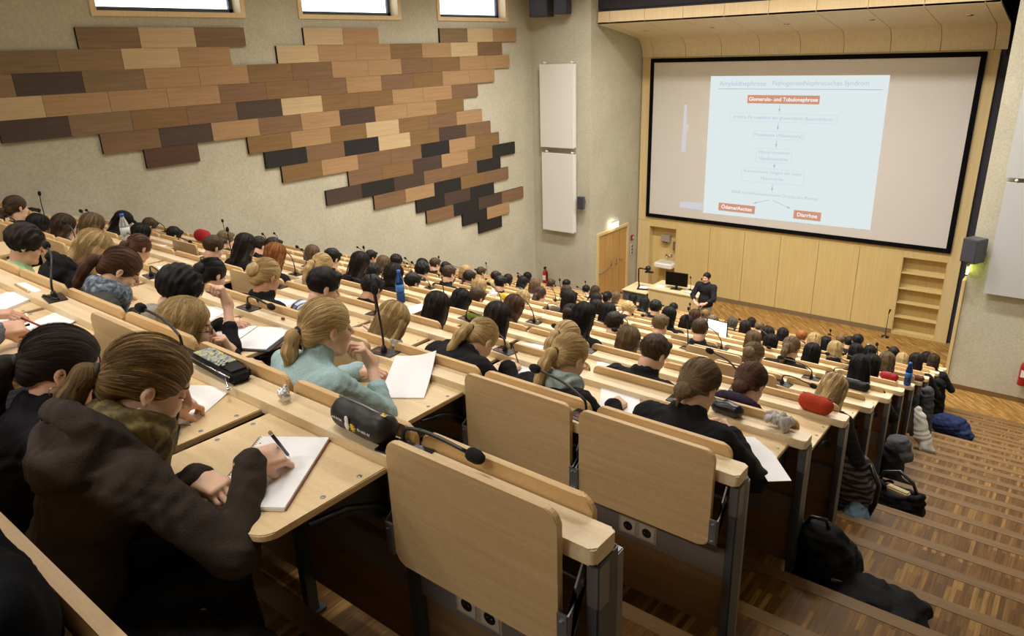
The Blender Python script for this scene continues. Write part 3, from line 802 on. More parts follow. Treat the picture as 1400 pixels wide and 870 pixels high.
def field(prims,h,disp=None,lo=None,hi=None,cut=None):
    us=[p for p in prims if p[5]=='u']
    if lo is None: lo=np.min([p[2] for p in us],0)-3*h
    if hi is None: hi=np.max([p[3] for p in us],0)+3*h
    n=np.ceil((np.array(hi)-lo)/h).astype(int)+1
    ax=[(lo[i]+h*np.arange(n[i])).astype(F32) for i in range(3)]
    Dg=np.full(tuple(n),F32(.3))
    mg=max(.03,3*h)
    for p in prims:
        a=np.clip(np.floor((p[2]-mg-p[4]-lo)/h).astype(int),0,n); b=np.clip(np.ceil((p[3]+mg+p[4]-lo)/h).astype(int)+1,0,n)
        if (b<=a).any(): continue
        x=ax[0][a[0]:b[0],None,None];y=ax[1][None,a[1]:b[1],None];z=ax[2][None,None,a[2]:b[2]]
        d=evald(p,x,y,z).astype(F32)
        sl=(slice(a[0],b[0]),slice(a[1],b[1]),slice(a[2],b[2]))
        D0=Dg[sl];k=F32(p[4])
        if p[5]=='u':
            hh=np.clip(.5+.5*(D0-d)/k,0,1); Dg[sl]=D0+(d-D0)*hh-k*hh*(1-hh)
        else:
            hh=np.clip(.5-.5*(D0+d)/k,0,1); Dg[sl]=D0+(-d-D0)*hh+k*hh*(1-hh)
    X=ax[0][:,None,None];Y=ax[1][None,:,None];Z=ax[2][None,None,:]
    if disp is not None:
        near=np.abs(Dg)<.04
        I=np.nonzero(near); Dg[near]+=disp(ax[0][I[0]],ax[1][I[1]],ax[2][I[2]]).astype(F32)
    if cut is not None: Dg=np.maximum(Dg,cut(X,Y,Z))
    return snets(Dg,lo,h)
def smoothv(V,Fc,it=1,lam=.5):
    for _ in range(it):
        s=np.zeros_like(V);c=np.zeros(len(V))
        for a in range(4):
            for b in ((a+1)%4,):
                np.add.at(s,Fc[:,a],V[Fc[:,b]]);np.add.at(s,Fc[:,b],V[Fc[:,a]]);np.add.at(c,Fc[:,a],1);np.add.at(c,Fc[:,b],1)
        V=V+(s/np.maximum(c,1)[:,None]-V)*lam
    return V
def mkmesh(name,V,Fc,mats,midx=None,strand=None):
    me=bpy.data.meshes.new(name)
    nv,nf=len(V),len(Fc)
    me.vertices.add(nv); me.vertices.foreach_set('co',np.ascontiguousarray(V,dtype=F32).ravel())
    me.loops.add(nf*4); me.loops.foreach_set('vertex_index',np.ascontiguousarray(Fc,dtype=np.int32).ravel())
    me.polygons.add(nf); me.polygons.foreach_set('loop_start',np.arange(0,nf*4,4,dtype=np.int32))
    try: me.polygons.foreach_set('loop_total',np.full(nf,4,dtype=np.int32))
    except Exception: pass
    for m in mats: me.materials.append(m)
    if midx is not None: me.polygons.foreach_set('material_index',np.ascontiguousarray(midx,dtype=np.int32))
    me.polygons.foreach_set('use_smooth',np.ones(nf,bool))
    if strand is not None:
        at=me.attributes.new('strand','FLOAT_VECTOR','POINT'); at.data.foreach_set('vector',np.ascontiguousarray(strand,dtype=F32).ravel())
    me.update(calc_edges=True); me.validate(); return me
def joinm(parts):
    Vs,Fs=[],[];n=0
    for V,Fc in parts: Vs.append(V);Fs.append(Fc+n);n+=len(V)
    return np.concatenate(Vs),np.concatenate(Fs)
# ---- materials for people
def skinmat(n,c):
    m=plain(n,c,.5); b=m.node_tree.nodes['Principled BSDF']; b.inputs['Subsurface Weight'].default_value=.12; b.inputs['Subsurface Radius'].default_value=(.02,.008,.004); return m
SK=[skinmat('skin_fair','e2b89e'),skinmat('skin_rosy','d9a98e'),skinmat('skin_tan','cb9c7c')]
LIP=plain('lips','a85f56',.45); LASH=plain('brows_and_lashes','3c2a20',.7)
def hairmat(n,dark,mid,light,rough=.55):
    m,nt,b=newmat(n)
    at=N(nt,'ShaderNodeAttribute',attribute_name='strand')
    def layer(sx,sy,det):
        mp=N(nt,'ShaderNodeMapping'); mp.inputs['Scale'].default_value=(sx,sy,1.0); nt.links.new(at.outputs['Vector'],mp.inputs[0])
        nz=N(nt,'ShaderNodeTexNoise'); nz.inputs['Scale'].default_value=1.0; nz.inputs['Detail'].default_value=det; nz.inputs['Roughness'].default_value=.7; nt.links.new(mp.outputs[0],nz.inputs['Vector']); return nz
    a=layer(14,1.1,4); c=layer(70,1.6,3)
    mx=N(nt,'ShaderNodeMath',operation='MULTIPLY_ADD'); mx.inputs[1].default_value=.55; nt.links.new(c.outputs[0],mx.inputs[0])
    m2=N(nt,'ShaderNodeMath',operation='MULTIPLY'); m2.inputs[1].default_value=.45; nt.links.new(a.outputs[0],m2.inputs[0]); nt.links.new(m2.outputs[0],mx.inputs[2])
    r=ramp(nt,mx.outputs[0],[(.38,dark),(.5,mid),(.63,light)]); nt.links.new(r.outputs[0],b.inputs['Base Color'])
    b.inputs['Roughness'].default_value=rough; b.inputs['Specular IOR Level'].default_value=.28
    bp=N(nt,'ShaderNodeBump'); bp.inputs['Strength'].default_value=.9; bp.inputs['Distance'].default_value=.003; nt.links.new(mx.outputs[0],bp.inputs['Height']); nt.links.new(bp.outputs[0],b.inputs['Normal'])
    return m
HC={'K':hairmat('hair_black','070606','100d0d','1e1917'),'D':hairmat('hair_dark_brown','0f0b09','1f1611','3a2b21'),'B':hairmat('hair_brown','21180f','3d2d1d','5f4a32'),
 'A':hairmat('hair_ash_brown','35291c','655138','957c58'),'Y':hairmat('hair_blonde','6e5632','b59866','e6cfa0'),'R':hairmat('hair_auburn','20120c','45291a','77502f'),'C':hairmat('hair_copper','5e3218','8f5729','b87c44'),
 'G':hairmat('hair_grey_brown','38332f','544c45','77706a'),'T':hairmat('hair_light_brown','40301d','735735','a07d50'),'S':hairmat('hair_streaked_brown','2a1d12','5d4528','c49c5c')}
HN={'K':'black','D':'dark brown','B':'brown','A':'ash-brown','Y':'blonde','R':'auburn','C':'copper','G':'grey-brown','T':'light brown','S':'streaked brown'}
def fabric(n,c,rough=.85,sc_=180): 
    m=plain(n,c,rough,noise=sc_,spec=.25); return m
def plaid(n):
    m,nt,b=newmat(n); tc=N(nt,'ShaderNodeTexCoord'); sp=N(nt,'ShaderNodeSeparateXYZ'); nt.links.new(tc.outputs['Object'],sp.inputs[0])
    vals=[]
    for k,(o,f) in enumerate(((0,90),(2,90))):
        mu=N(nt,'ShaderNodeMath',operation='MULTIPLY'); mu.inputs[1].default_value=f; nt.links.new(sp.outputs[o],mu.inputs[0])
        sn=N(nt,'ShaderNodeMath',operation='SINE'); nt.links.new(mu.outputs[0],sn.inputs[0]); gt=N(nt,'ShaderNodeMath',operation='GREATER_THAN'); gt.inputs[1].default_value=.1; nt.links.new(sn.outputs[0],gt.inputs[0]); vals.append(gt)
    ad=N(nt,'ShaderNodeMath',operation='ADD'); nt.links.new(vals[0].outputs[0],ad.inputs[0]); nt.links.new(vals[1].outputs[0],ad.inputs[1])
    dv=N(nt,'ShaderNodeMath',operation='MULTIPLY'); dv.inputs[1].default_value=.5; nt.links.new(ad.outputs[0],dv.inputs[0])
    r=ramp(nt,dv.outputs[0],[(0,'cfd4dc'),(.5,'5f6f86'),(1,'1f2838')]); r.color_ramp.interpolation='CONSTANT'; r.color_ramp.elements[1].position=.4; r.color_ramp.elements[2].position=.9
    nt.links.new(r.outputs[0],b.inputs['Base Color']); b.inputs['Roughness'].default_value=.85; return m
def mottled(n,a,b_,c,scale=18):
    m,nt,b=newmat(n); tc=N(nt,'ShaderNodeTexCoord'); nz=N(nt,'ShaderNodeTexNoise'); nz.inputs['Scale'].default_value=scale; nz.inputs['Detail'].default_value=6; nz.inputs['Distortion'].default_value=1.2; nt.links.new(tc.outputs['Object'],nz.inputs['Vector'])
    r=ramp(nt,nz.outputs[0],[(.32,a),(.5,b_),(.68,c)]); nt.links.new(r.outputs[0],b.inputs['Base Color']); b.inputs['Roughness'].default_value=.9
    bp=N(nt,'ShaderNodeBump'); bp.inputs['Strength'].default_value=.5; bp.inputs['Distance'].default_value=.006; nt.links.new(nz.outputs[0],bp.inputs['Height']); nt.links.new(bp.outputs[0],b.inputs['Normal']); return m
CL={'black':('0f0f13','black'),'dark':('1c1b20','dark'),'grey':('6d6f74','grey'),'white':('cfcfd2','white'),'teal':('2a6d6c','teal'),'olive':('4a4936','olive'),'red':('6e2020','dark red'),'cream':('c9bda2','cream'),
 'pink':('b98f8e','pink'),'purple':('2c1e33','dark purple'),'charcoal':('2f3136','charcoal'),'lightgreen':('a9cf9a','light green'),'lightblue':('a9c6c8','light blue'),'lightgrey':('b9b6ab','light grey'),'greyjacket':('4b4a46','grey-green')}
CLM={k:(fabric('cloth_'+k,v[0]),v[1]) for k,v in CL.items()}
for k,bse in (('black_white','black'),('hoodblack','black'),('scarfgreen','grey'),('blackwhite','black'),('coatblack','black'),('scarfblue','black')): CLM[k]=CLM[bse]
CLM['plaid']=(plaid('cloth_plaid'),'blue-and-white plaid')
TRO=fabric('trousers_dark','1b1c22'); JEAN=fabric('trousers_denim','2b3a55'); SHOE=plain('shoe_leather','17120f',.5)
# ---- head
def head_prims():
    P=[ell((0,-.012,.045),(.076,.097,.083),k=.02), ell((0,.03,-.03),(.060,.062,.085),k=.03), cone((-.03,.045,-.085),(.03,.045,-.085),.032,.032,.03),
       ell((0,.078,-.098),(.022,.018,.018),k=.022), ell((-.034,.062,-.028),(.028,.028,.032),k=.02), ell((.034,.062,-.028),(.028,.028,.032),k=.02),
       cone((-.03,.082,.034),(.03,.082,.034),.011,.011,.016), ell((-.033,.100,.008),(.019,.016,.014),k=.012,op='s'), ell((.033,.100,.008),(.019,.016,.014),k=.012,op='s'),
       ell((-.031,.080,.008),(.0145,.0125,.0115),k=.004), ell((.031,.080,.008),(.0145,.0125,.0115),k=.004),
       cone((0,.090,.018),(0,.116,-.024),.0075,.0115,.012), ell((-.012,.101,-.030),(.0085,.010,.008),k=.006), ell((.012,.101,-.030),(.0085,.010,.008),k=.006),
       cone((-.018,.086,-.060),(.018,.086,-.060),.0075,.0075,.006), cone((-.014,.085,-.070),(.014,.085,-.070),.0085,.0085,.006), ell((0,.0905,-.0645),(.026,.010,.0022),k=.003,op='s')]
    for s in (-1,1):
        q=rotm(0,0,s*R(-18))
        P+=[ell((s*.079,-.006,.004),(.0075,.0175,.029),q,k=.007), ell((s*.077,-.001,-.022),(.007,.009,.011),k=.006), ell((s*.0905,-.002,.004),(.0085,.0095,.0185),q,k=.003,op='s'), ell((s*.086,-.010,.012),(.0022,.009,.015),q,k=.002), ell((s*.090,.001,-.008),(.007,.006,.008),k=.003,op='s')]
    return P
def scalep(P,s):
    out=[]
    for ty,pa,lo,hi,k,op in P:
        if ty=='c': out.append(cone(pa[0]*s,pa[1]*s,pa[2]*s,pa[3]*s,k*s,op))
        elif ty=='e': out.append(ell(pa[0]*s,pa[1]*s,pa[2],k*s,op))
    return out
HS_=.95
HEAD=scalep(head_prims(),HS_)
def neck_prims(hp,Rh,nb,g=0):
    a=Rh@np.array([0,-.022,-.065])+hp
    return [cone(a,nb,.052+g,.058+g,.025)]
def hand_prims(W,f,n,side,kind):
    """W wrist, f towards the fingers, n out of the palm, thumb on side*cross(f,n)"""
    f=np.array(f,float);f/=np.linalg.norm(f);n=np.array(n,float);n-=f*(n@f);n/=np.linalg.norm(n);s=np.cross(n,f)*side
    W=np.array(W,float)
    Rm=np.stack([s,f,n],1)
    P=[rbox(W+f*.045,(.026,.034,.004),.0115,Rm,.012), cone(W-f*.02,W+f*.02,.026,.025,.02)]
    cu={'flat':[(8,12,8)]*4,'rest':[(20,30,18),(24,34,20),(28,38,22),(32,40,24)],'pen':[(38,42,18),(48,55,25),(62,70,35),(70,78,38)],'fist':[(62,85,45)]*4,'chin':[(45,70,35),(50,75,38),(55,78,40),(58,80,40)]}[kind]
    th={'flat':(.65,.70,.25,10),'rest':(.6,.62,.5,18),'pen':(.75,.30,.62,28),'fist':(.6,.3,.7,45),'chin':(.75,.45,.5,30)}[kind]
    L=[(.040,.026,.020),(.044,.029,.021),(.041,.027,.020),(.032,.021,.018)]; rr=[(.0088,.0080,.0072,.0062),(.0090,.0082,.0074,.0064),(.0086,.0078,.0070,.0060),(.0076,.0068,.0060,.0054)]
    for q in range(4):
        b=W+f*(.083-.004*abs(q-1))+s*(.0275-.0185*q); ang=0
        sp=(1.5-q)*.05*(1 if kind in('flat','rest') else .3)
        ff=f+s*sp; ff/=np.linalg.norm(ff)
        for j in range(3):
            ang+=R(cu[q][j]); d=ff*math.cos(ang)+n*math.sin(ang); e=b+d*L[q][j]
            P.append(cone(b,e,rr[q][j],rr[q][j+1],.004)); b=e
    a,b_,c,bend=th; b=W+f*.018+s*.026; d=f*a+s*b_+n*c; d/=np.linalg.norm(d)
    P.append(cone(b,b+d*.042,.0135,.0105,.012)); b=b+d*.042
    for j,l in enumerate((.030,.024)):
        t=R(bend)*(j+1)*.7; dd=d*math.cos(t)+(f*.6+n*.5-s*.3)*math.sin(t); dd/=np.linalg.norm(dd)
        P.append(cone(b,b+dd*l,.0102-.0012*j,.0090-.0016*j,.004)); b=b+dd*l
    return P
def ik(S,T,l1,l2,pole):
    S=np.array(S,float);T=np.array(T,float);v=T-S;d=np.linalg.norm(v)
    if d>l1+l2-.005: T=S+v/d*(l1+l2-.005);v=T-S;d=np.linalg.norm(v)
    u=v/d;a=(l1*l1-l2*l2+d*d)/(2*d);h=math.sqrt(max(l1*l1-a*a,0))
    p=np.array(pole,float);p-=u*(p@u);p/=np.linalg.norm(p)
    return S+u*a+p*h,T
def spine(L,LH,dx=0):
    L_,H_=R(L),R(LH)
    hip=np.array([0,0,.10]);c=hip+.27*np.array([0,math.sin(L_),math.cos(L_)]);nb=c+.25*np.array([0,math.sin(1.25*L_),math.cos(1.25*L_)])
    hd=nb+.14*np.array([0,math.sin(H_),math.cos(H_)])
    return hip,c,nb,hd
def wrk(x,y,z):
    return .0032*np.sin(34*x+9*np.sin(19*z)+5*y)*np.sin(27*z+7*np.sin(15*y))+.002*np.sin(63*y+31*z+8*np.sin(22*x))
def make_geo(L,LH,pitch,yaw=0,roll=0,sw=.175,hands=None,hv=.009,cv=.014,nv=.0075,thick=0,hood=False,collar=False,scarf=None,sleeve=.0,legs=True,poles=None,turtleneck=False,stand=False,lowhand=None):
    hip,c,nb,hd=spine(L,LH)
    Rh=rotm(-R(pitch),R(roll),R(yaw))
    td=(nb-c)/np.linalg.norm(nb-c); fw=np.array([0,td[2],-td[1]])
    hands=hands or {}
    T={}
    for s,k in ((-1,'L'),(1,'R')):
        S=nb-td*.055+np.array([s*sw,0,0])-fw*.005
        h=hands.get(k) or dict(p=(s*.13,.42,.335),f=(-s*.35,1,-.05),n=(0,0,-1),kind='rest')
        pole=h.get('pole',(s*.75,-.25,-.75))
        E,Wp=ik(S,h['p'],.285,.245,pole); T[k]=(S,E,Wp,h,s)
    body=[ell(c*.45+hip*.55,(.14,.095,.19),rotm(-R(L)),.05),ell(c*.55+nb*.45,(.135,.085,.17),rotm(-R(L*1.2)),.05),cone(nb-td*.07+np.array([-sw+.03,0,0]),nb-td*.07+np.array([sw-.03,0,0]),.045,.045,.05)]
    arms=[];cloth=[];lower=[]
    for k in 'LR':
        S,E,Wp,h,s=T[k]
        arms+=[cone(S,E,.038,.031,.02),cone(E,Wp,.033,.021,.02)]
        cuff=E+(Wp-E)*(1-sleeve-(.02 if not h.get('bare') else .55))
        cloth+=[cone(S,E,.056+thick,.047+thick,.04),cone(E,cuff,.046+thick,.034+thick*.8,.02)]
        if h.get('cuff',True): cloth+=[cone(cuff-(Wp-E)*.06,cuff,.036+thick*.8,.036+thick*.8,.006)]
    if legs:
        for s in (-1,1):
            if stand:
                h0=np.array([s*.09,0,.02]);kn=np.array([s*.11,.03,-.42]);an=np.array([s*.12,0,-.84])
            else:
                h0=np.array([s*.095,.03,.085]);kn=np.array([s*.12,.40,.09]);an=np.array([s*.12,.44,-.285])
            body+=[cone(h0,kn,.065,.045,.03),cone(kn,an,.043,.03,.02)]
            lower+=[cone(h0,kn,.088,.062,.04),cone(kn,an,.060,.050,.02)]
        lower+=[ell(hip+np.array([0,0,-.01]),(.165,.115,.10),k=.05)]
    cloth+=[ell(hip+np.array([0,.0,.03]),(.168+thick,.125+thick,.12),k=.05),ell(c*.5+hip*.5,(.158+thick,.118+thick,.17),rotm(-R(L)),.06),ell(c*.5+nb*.5-td*.015-fw*.01,(.168+thick,.112+thick,.17),rotm(-R(L*1.25)),.06),
            cone(nb-td*.065+np.array([-sw+.02,0,0]),nb-td*.065+np.array([sw-.02,0,0]),.058+thick,.058+thick,.05),cone(nb-td*.07,nb-td*.015,.075,.062,.04)]
    nk=Rh@np.array([0,-.022,-.065])+hd
    if turtleneck: cloth+=[cone(nb-td*.03,nb*.45+nk*.55,.066,.064,.012)]
    ax=nk-nb; ax/=np.linalg.norm(ax); bx_=np.cross([1,0,0],ax); bx_=bx_/np.linalg.norm(bx_); AX=np.stack([np.cross(bx_,ax),bx_,ax],1)
    if collar: cloth+=[torus(nb+ax*.022,.066,.022,AX,.012,sz=1.7)]
    if hood:
        cloth+=[ell(nb-fw*.115-td*.055,(.145,.065,.11),rotm(-R(L+20)),.03),torus(nb-fw*.06-td*.01,.105,.036,AX@rotm(R(22)),.02,sz=1.1),ell(nb-fw*.165-td*.02,(.08,.02,.05),rotm(-R(L+30)),.02,op='s')]
    geo={'hd':hd,'Rh':Rh,'nb':nb,'td':td,'fw':fw,'T':T}
    head=xform(HEAD,Rh,hd)
    hm=field(head+neck_prims(hd,Rh,nb-td*.03),hv)
    hm=(smoothv(*hm,it=1,lam=.3),hm[1])
    # colour the lips and lashes by place on the face
    parts=[hm];lab=[]
    fc=hm[0][hm[1]].mean(1); q=((fc-hd)@Rh)/HS_
    mi=np.zeros(len(hm[1]),int)
    mi[(np.abs(q[:,0])<.021)&(q[:,1]>.082)&(q[:,2]<-.0535)&(q[:,2]>-.0765)&(np.abs(q[:,2]+.065)<.0125*(1.15-np.abs(q[:,0])/.024))]=1
    ex=np.abs(np.abs(q[:,0])-.032)
    mi[(ex<.0155)&(q[:,1]>.07)&(np.abs(q[:,2]-(.002+ex*.1))<max(.0022,hv*.45))]=2
    mi[(ex<.020)&(q[:,1]>.07)&(np.abs(q[:,2]-(.034-ex*.25))<max(.0035,hv*.5))]=2
    lab=[mi]
    hp=[]
    for k in 'LR':
        S,E,Wp,h,s=T[k]
        hp=hand_prims(Wp,h['f'],h['n'],-s if h.get('flip') else s,h['kind'])+[cone(E,Wp,.028,.0225,.02)]
        a=field(hp,nv); parts.append((smoothv(*a,it=1,lam=.3),a[1])); lab.append(np.zeros(len(a[1]),int))
    b=field(body+arms[:1]+arms[2:3],.02); parts.append(b); lab.append(np.zeros(len(b[1]),int))
    geo['skin']=joinm(parts)+(np.concatenate(lab),)
    geo['cloth']=field(cloth,cv,disp=wrk)
    if hood or collar or turtleneck or True:
        pass
    if legs: 
        geo['pants']=field(lower,max(cv,.012),disp=wrk,cut=(lambda X,Y,Z:-(Z+.80)) if stand else (lambda X,Y,Z:-(Z+.30)))
        if stand: sp=[p for s in (-1,1) for p in (ell((s*.12,.05,-.87),(.047,.135,.04),k=.02),cone((s*.12,-.01,-.86),(s*.12,0,-.79),.045,.045,.03))]
        else: sp=[p for s in (-1,1) for p in (ell((s*.12,.50,-.335),(.045,.13,.036),k=.02),cone((s*.12,.44,-.325),(s*.12,.44,-.27),.042,.042,.03))]
        geo['shoes']=field(sp,.012,cut=(lambda X,Y,Z:-(Z+.895)) if stand else (lambda X,Y,Z:-(Z+.366)))
    if scarf:
        r,w_=scarf
        sf=[torus(nb+ax*.012+fw*.006,r+.006,.036,AX@rotm(R(6),R(4)),.02,sz=w_),torus(nb+ax*.036+fw*.006,r-.010,.026,AX@rotm(R(-9),R(-6)),.010,sz=w_*.75),cone(nb+fw*.10+ax*.0,nb+fw*.13-td*.10,.032,.026,.03)]
        geo['scarf']=field(sf,min(cv,.009),disp=lambda x,y,z:.004*np.sin(60*z+25*y+6*np.sin(30*x)))
    return geo
# ---- hair, in the head's own frame
def hair_geo(style,h=.007,amp=.0012,scale=1.0):
    up=[];g=.013
    tail=None
    cap=[ell((0,-.014,.047),(.076+g,.097+g,.083+g),k=.01)]
    full=[ell((0,-.016,.048),(.079+g,.099+g,.085+g),k=.01)]
    face=[ell((0,.125,-.035),(.068,.085,.112),k=.012,op='s')]
    ears=[ell((s*.092,-.004,-.006),(.028,.022,.036),k=.006,op='s') for s in (-1,1)]
    neck=[ell((0,.02,-.15),(.12,.10,.085),k=.02,op='s')]
    if style in('short','crop'):
        P=cap+[cone((-.03,.07,.105),(.03,.07,.105),.024,.024,.025)]+face+ears
        cut=lambda X,Y,Z:np.maximum(.62*Y-.78*Z-.030,-(Z+.062)-.1*Y)+0*X
        if style=='crop': P=cap[:1]+face+ears
    elif style=='curly':
        P=full+[ell((0,-.02,.055),(.100,.118,.105),k=.02)]+[ell((0,.13,-.045),(.068,.085,.105),k=.012,op='s')]
        cut=lambda X,Y,Z:np.maximum(.45*Y-.89*Z-.075,-(Z+.10))+0*X
    elif style in('bob',):
        P=full+[cone((s*.058,-.01,.0),(s*.066,-.012,-.085),.036,.026,.03) for s in (-1,1)]+[cone((0,-.07,.0),(0,-.062,-.085),.05,.040,.03),cone((-.05,-.045,-.07),(.05,-.045,-.07),.038,.038,.03)]+face+[ell((0,.045,-.12),(.05,.07,.09),k=.02,op='s')]
        cut=lambda X,Y,Z:-(Z+.112+.010*np.sin(70*X+3*np.sin(40*Y))+.006*np.sin(160*Y))+0*X
    elif style=='long':
        P=full+[cone((s*.058,-.01,.0),(s*.070,-.03,-.15),.038,.034,.03) for s in (-1,1)]+[cone((s*.070,-.03,-.15),(s*.055,-.055,-.27),.034,.016,.03) for s in (-1,1)]+[cone((0,-.07,.0),(0,-.085,-.16),.052,.042,.03),cone((0,-.085,-.16),(0,-.09,-.29),.045,.018,.03)]+face+[ell((0,.055,-.14),(.055,.075,.12),k=.02,op='s')]
        cut=lambda X,Y,Z:-(Z+.27+.02*np.sin(60*X+30*Y))
    elif style=='forward':   # long hair fallen forward over a bowed face
        P=full+[cone((s*.058,.0,.0),(s*.072,.03,-.12),.040,.036,.03) for s in (-1,1)]+[cone((s*.072,.03,-.12),(s*.060,.05,-.24),.036,.016,.03) for s in (-1,1)]+[cone((0,-.07,.0),(.02,-.085,-.12),.050,.032,.03)]+[ell((0,.135,-.06),(.052,.085,.125),k=.012,op='s'),ell((0,.055,-.14),(.045,.06,.12),k=.02,op='s')]
        cut=lambda X,Y,Z:-(Z+.27)+0*X+0*Y
    elif style in('pony','bun','lowbun'):
        P=cap+[ell((0,-.088,-.012),(.060,.040,.062),k=.03)]+face+ears+[ell((0,.03,-.135),(.11,.095,.085),k=.02,op='s')]
        cut=lambda X,Y,Z:np.maximum(.50*Y-.866*Z-.045,-(Z+.078))+0*X
        if style=='pony':
            tail=[cone((0,-.120,.005),(0,-.150,-.015),.020,.028,.012),cone((0,-.150,-.015),(.0,-.165,-.08),.030,.032,.02),cone((0,-.165,-.08),(0,-.155,-.17),.032,.024,.02),cone((0,-.155,-.17),(0,-.150,-.225),.024,.008,.02)]
        elif style=='bun':
            tail=[ell((0,-.128,.035),(.048,.036,.044),k=.015),torus((0,-.128,.035),.032,.019,rotm(R(80)),.012)]
        else:
            tail=[ell((0,-.118,-.045),(.042,.030,.036),k=.015),torus((0,-.120,-.045),.026,.017,rotm(R(80)),.012),cone((0,-.125,-.05),(0,-.12,-.12),.018,.006,.02)]
    elif style=='cap':
        P=full+[cone((s*.055,-.02,.0),(s*.066,-.04,-.12),.034,.028,.03) for s in (-1,1)]+[cone((0,-.07,.0),(0,-.075,-.15),.05,.035,.03)]+face+[ell((0,.055,-.14),(.055,.075,.12),k=.02,op='s')]
        cut=lambda X,Y,Z:np.maximum(-(Z+.16),Z-.055-.0*Y)+0*X
    elif style=='receding':
        P=cap+face+ears; cut=lambda X,Y,Z:np.maximum(.70*Y-.70*Z-.012,-(Z+.062)-.1*Y)+0*X
    a_=amp*(2.2 if style=='curly' else 1)*(1.6 if h>.005 else 1)
    if style=='curly': disp=lambda x,y,z:.006*np.sin(75*x+20*z)*np.sin(70*y+10*x)*np.sin(80*z)+.003*np.sin(140*(x+y))
    elif style in('pony','bun','lowbun'):
        disp=lambda x,y,z:a_*.45*np.sin(58*np.arctan2(x,z-.0+1e-4)+22*y+2*np.sin(30*y))+a_*.6*np.sin(17*np.arctan2(x,z+1e-4)-14*y+2)
    elif style in('short','crop','receding','cap'): disp=lambda x,y,z:.0022*np.sin(120*x+30*y+2*np.sin(50*z))*np.sin(70*y+60*z)+.0028*np.sin(40*x+50*z)*np.sin(45*y)
    else: disp=lambda x,y,z:a_*.6*np.sin(40*np.arctan2(x,y+.02)+20*z+2*np.sin(25*z))+a_*1.1*np.sin(13*np.arctan2(x,y+.02)+12*z+2)
    V,Fc=field(P,h,disp=disp,cut=cut)
    V=smoothv(V,Fc,1,.25)
    def coords(V):
        if style in('pony','bun','lowbun'): s=np.arctan2(V[:,0],V[:,2]+.02); t=V[:,1]*6
        elif style in('short','crop','receding'): s=V[:,0]*9+V[:,2]*3; t=V[:,1]*9
        else: s=np.arctan2(V[:,0],V[:,1]+.02)+.3*np.sin(14*V[:,2]); t=V[:,2]*5
        return np.stack([s,t,0*t],1)
    st=coords(V)
    if tail:
        V2,F2=field(tail,h,disp=(lambda x,y,z:.0014*np.sin(260*x+30*z)+.001*np.sin(150*x-30*y)) )
        s2_=np.stack([np.arctan2(V2[:,0],V2[:,1]+.158)*.9,V2[:,2]*4,V2[:,1]*0],1)
        if style!='pony': s2_=np.stack([np.hypot(V2[:,0],V2[:,2]-.035)*26,np.arctan2(V2[:,0],V2[:,2]-.035)*.6,V2[:,1]],1)
        n=len(V); V=np.concatenate([V,V2]);Fc=np.concatenate([Fc,F2+n]);st=np.concatenate([st,s2_])
    return V,Fc,st
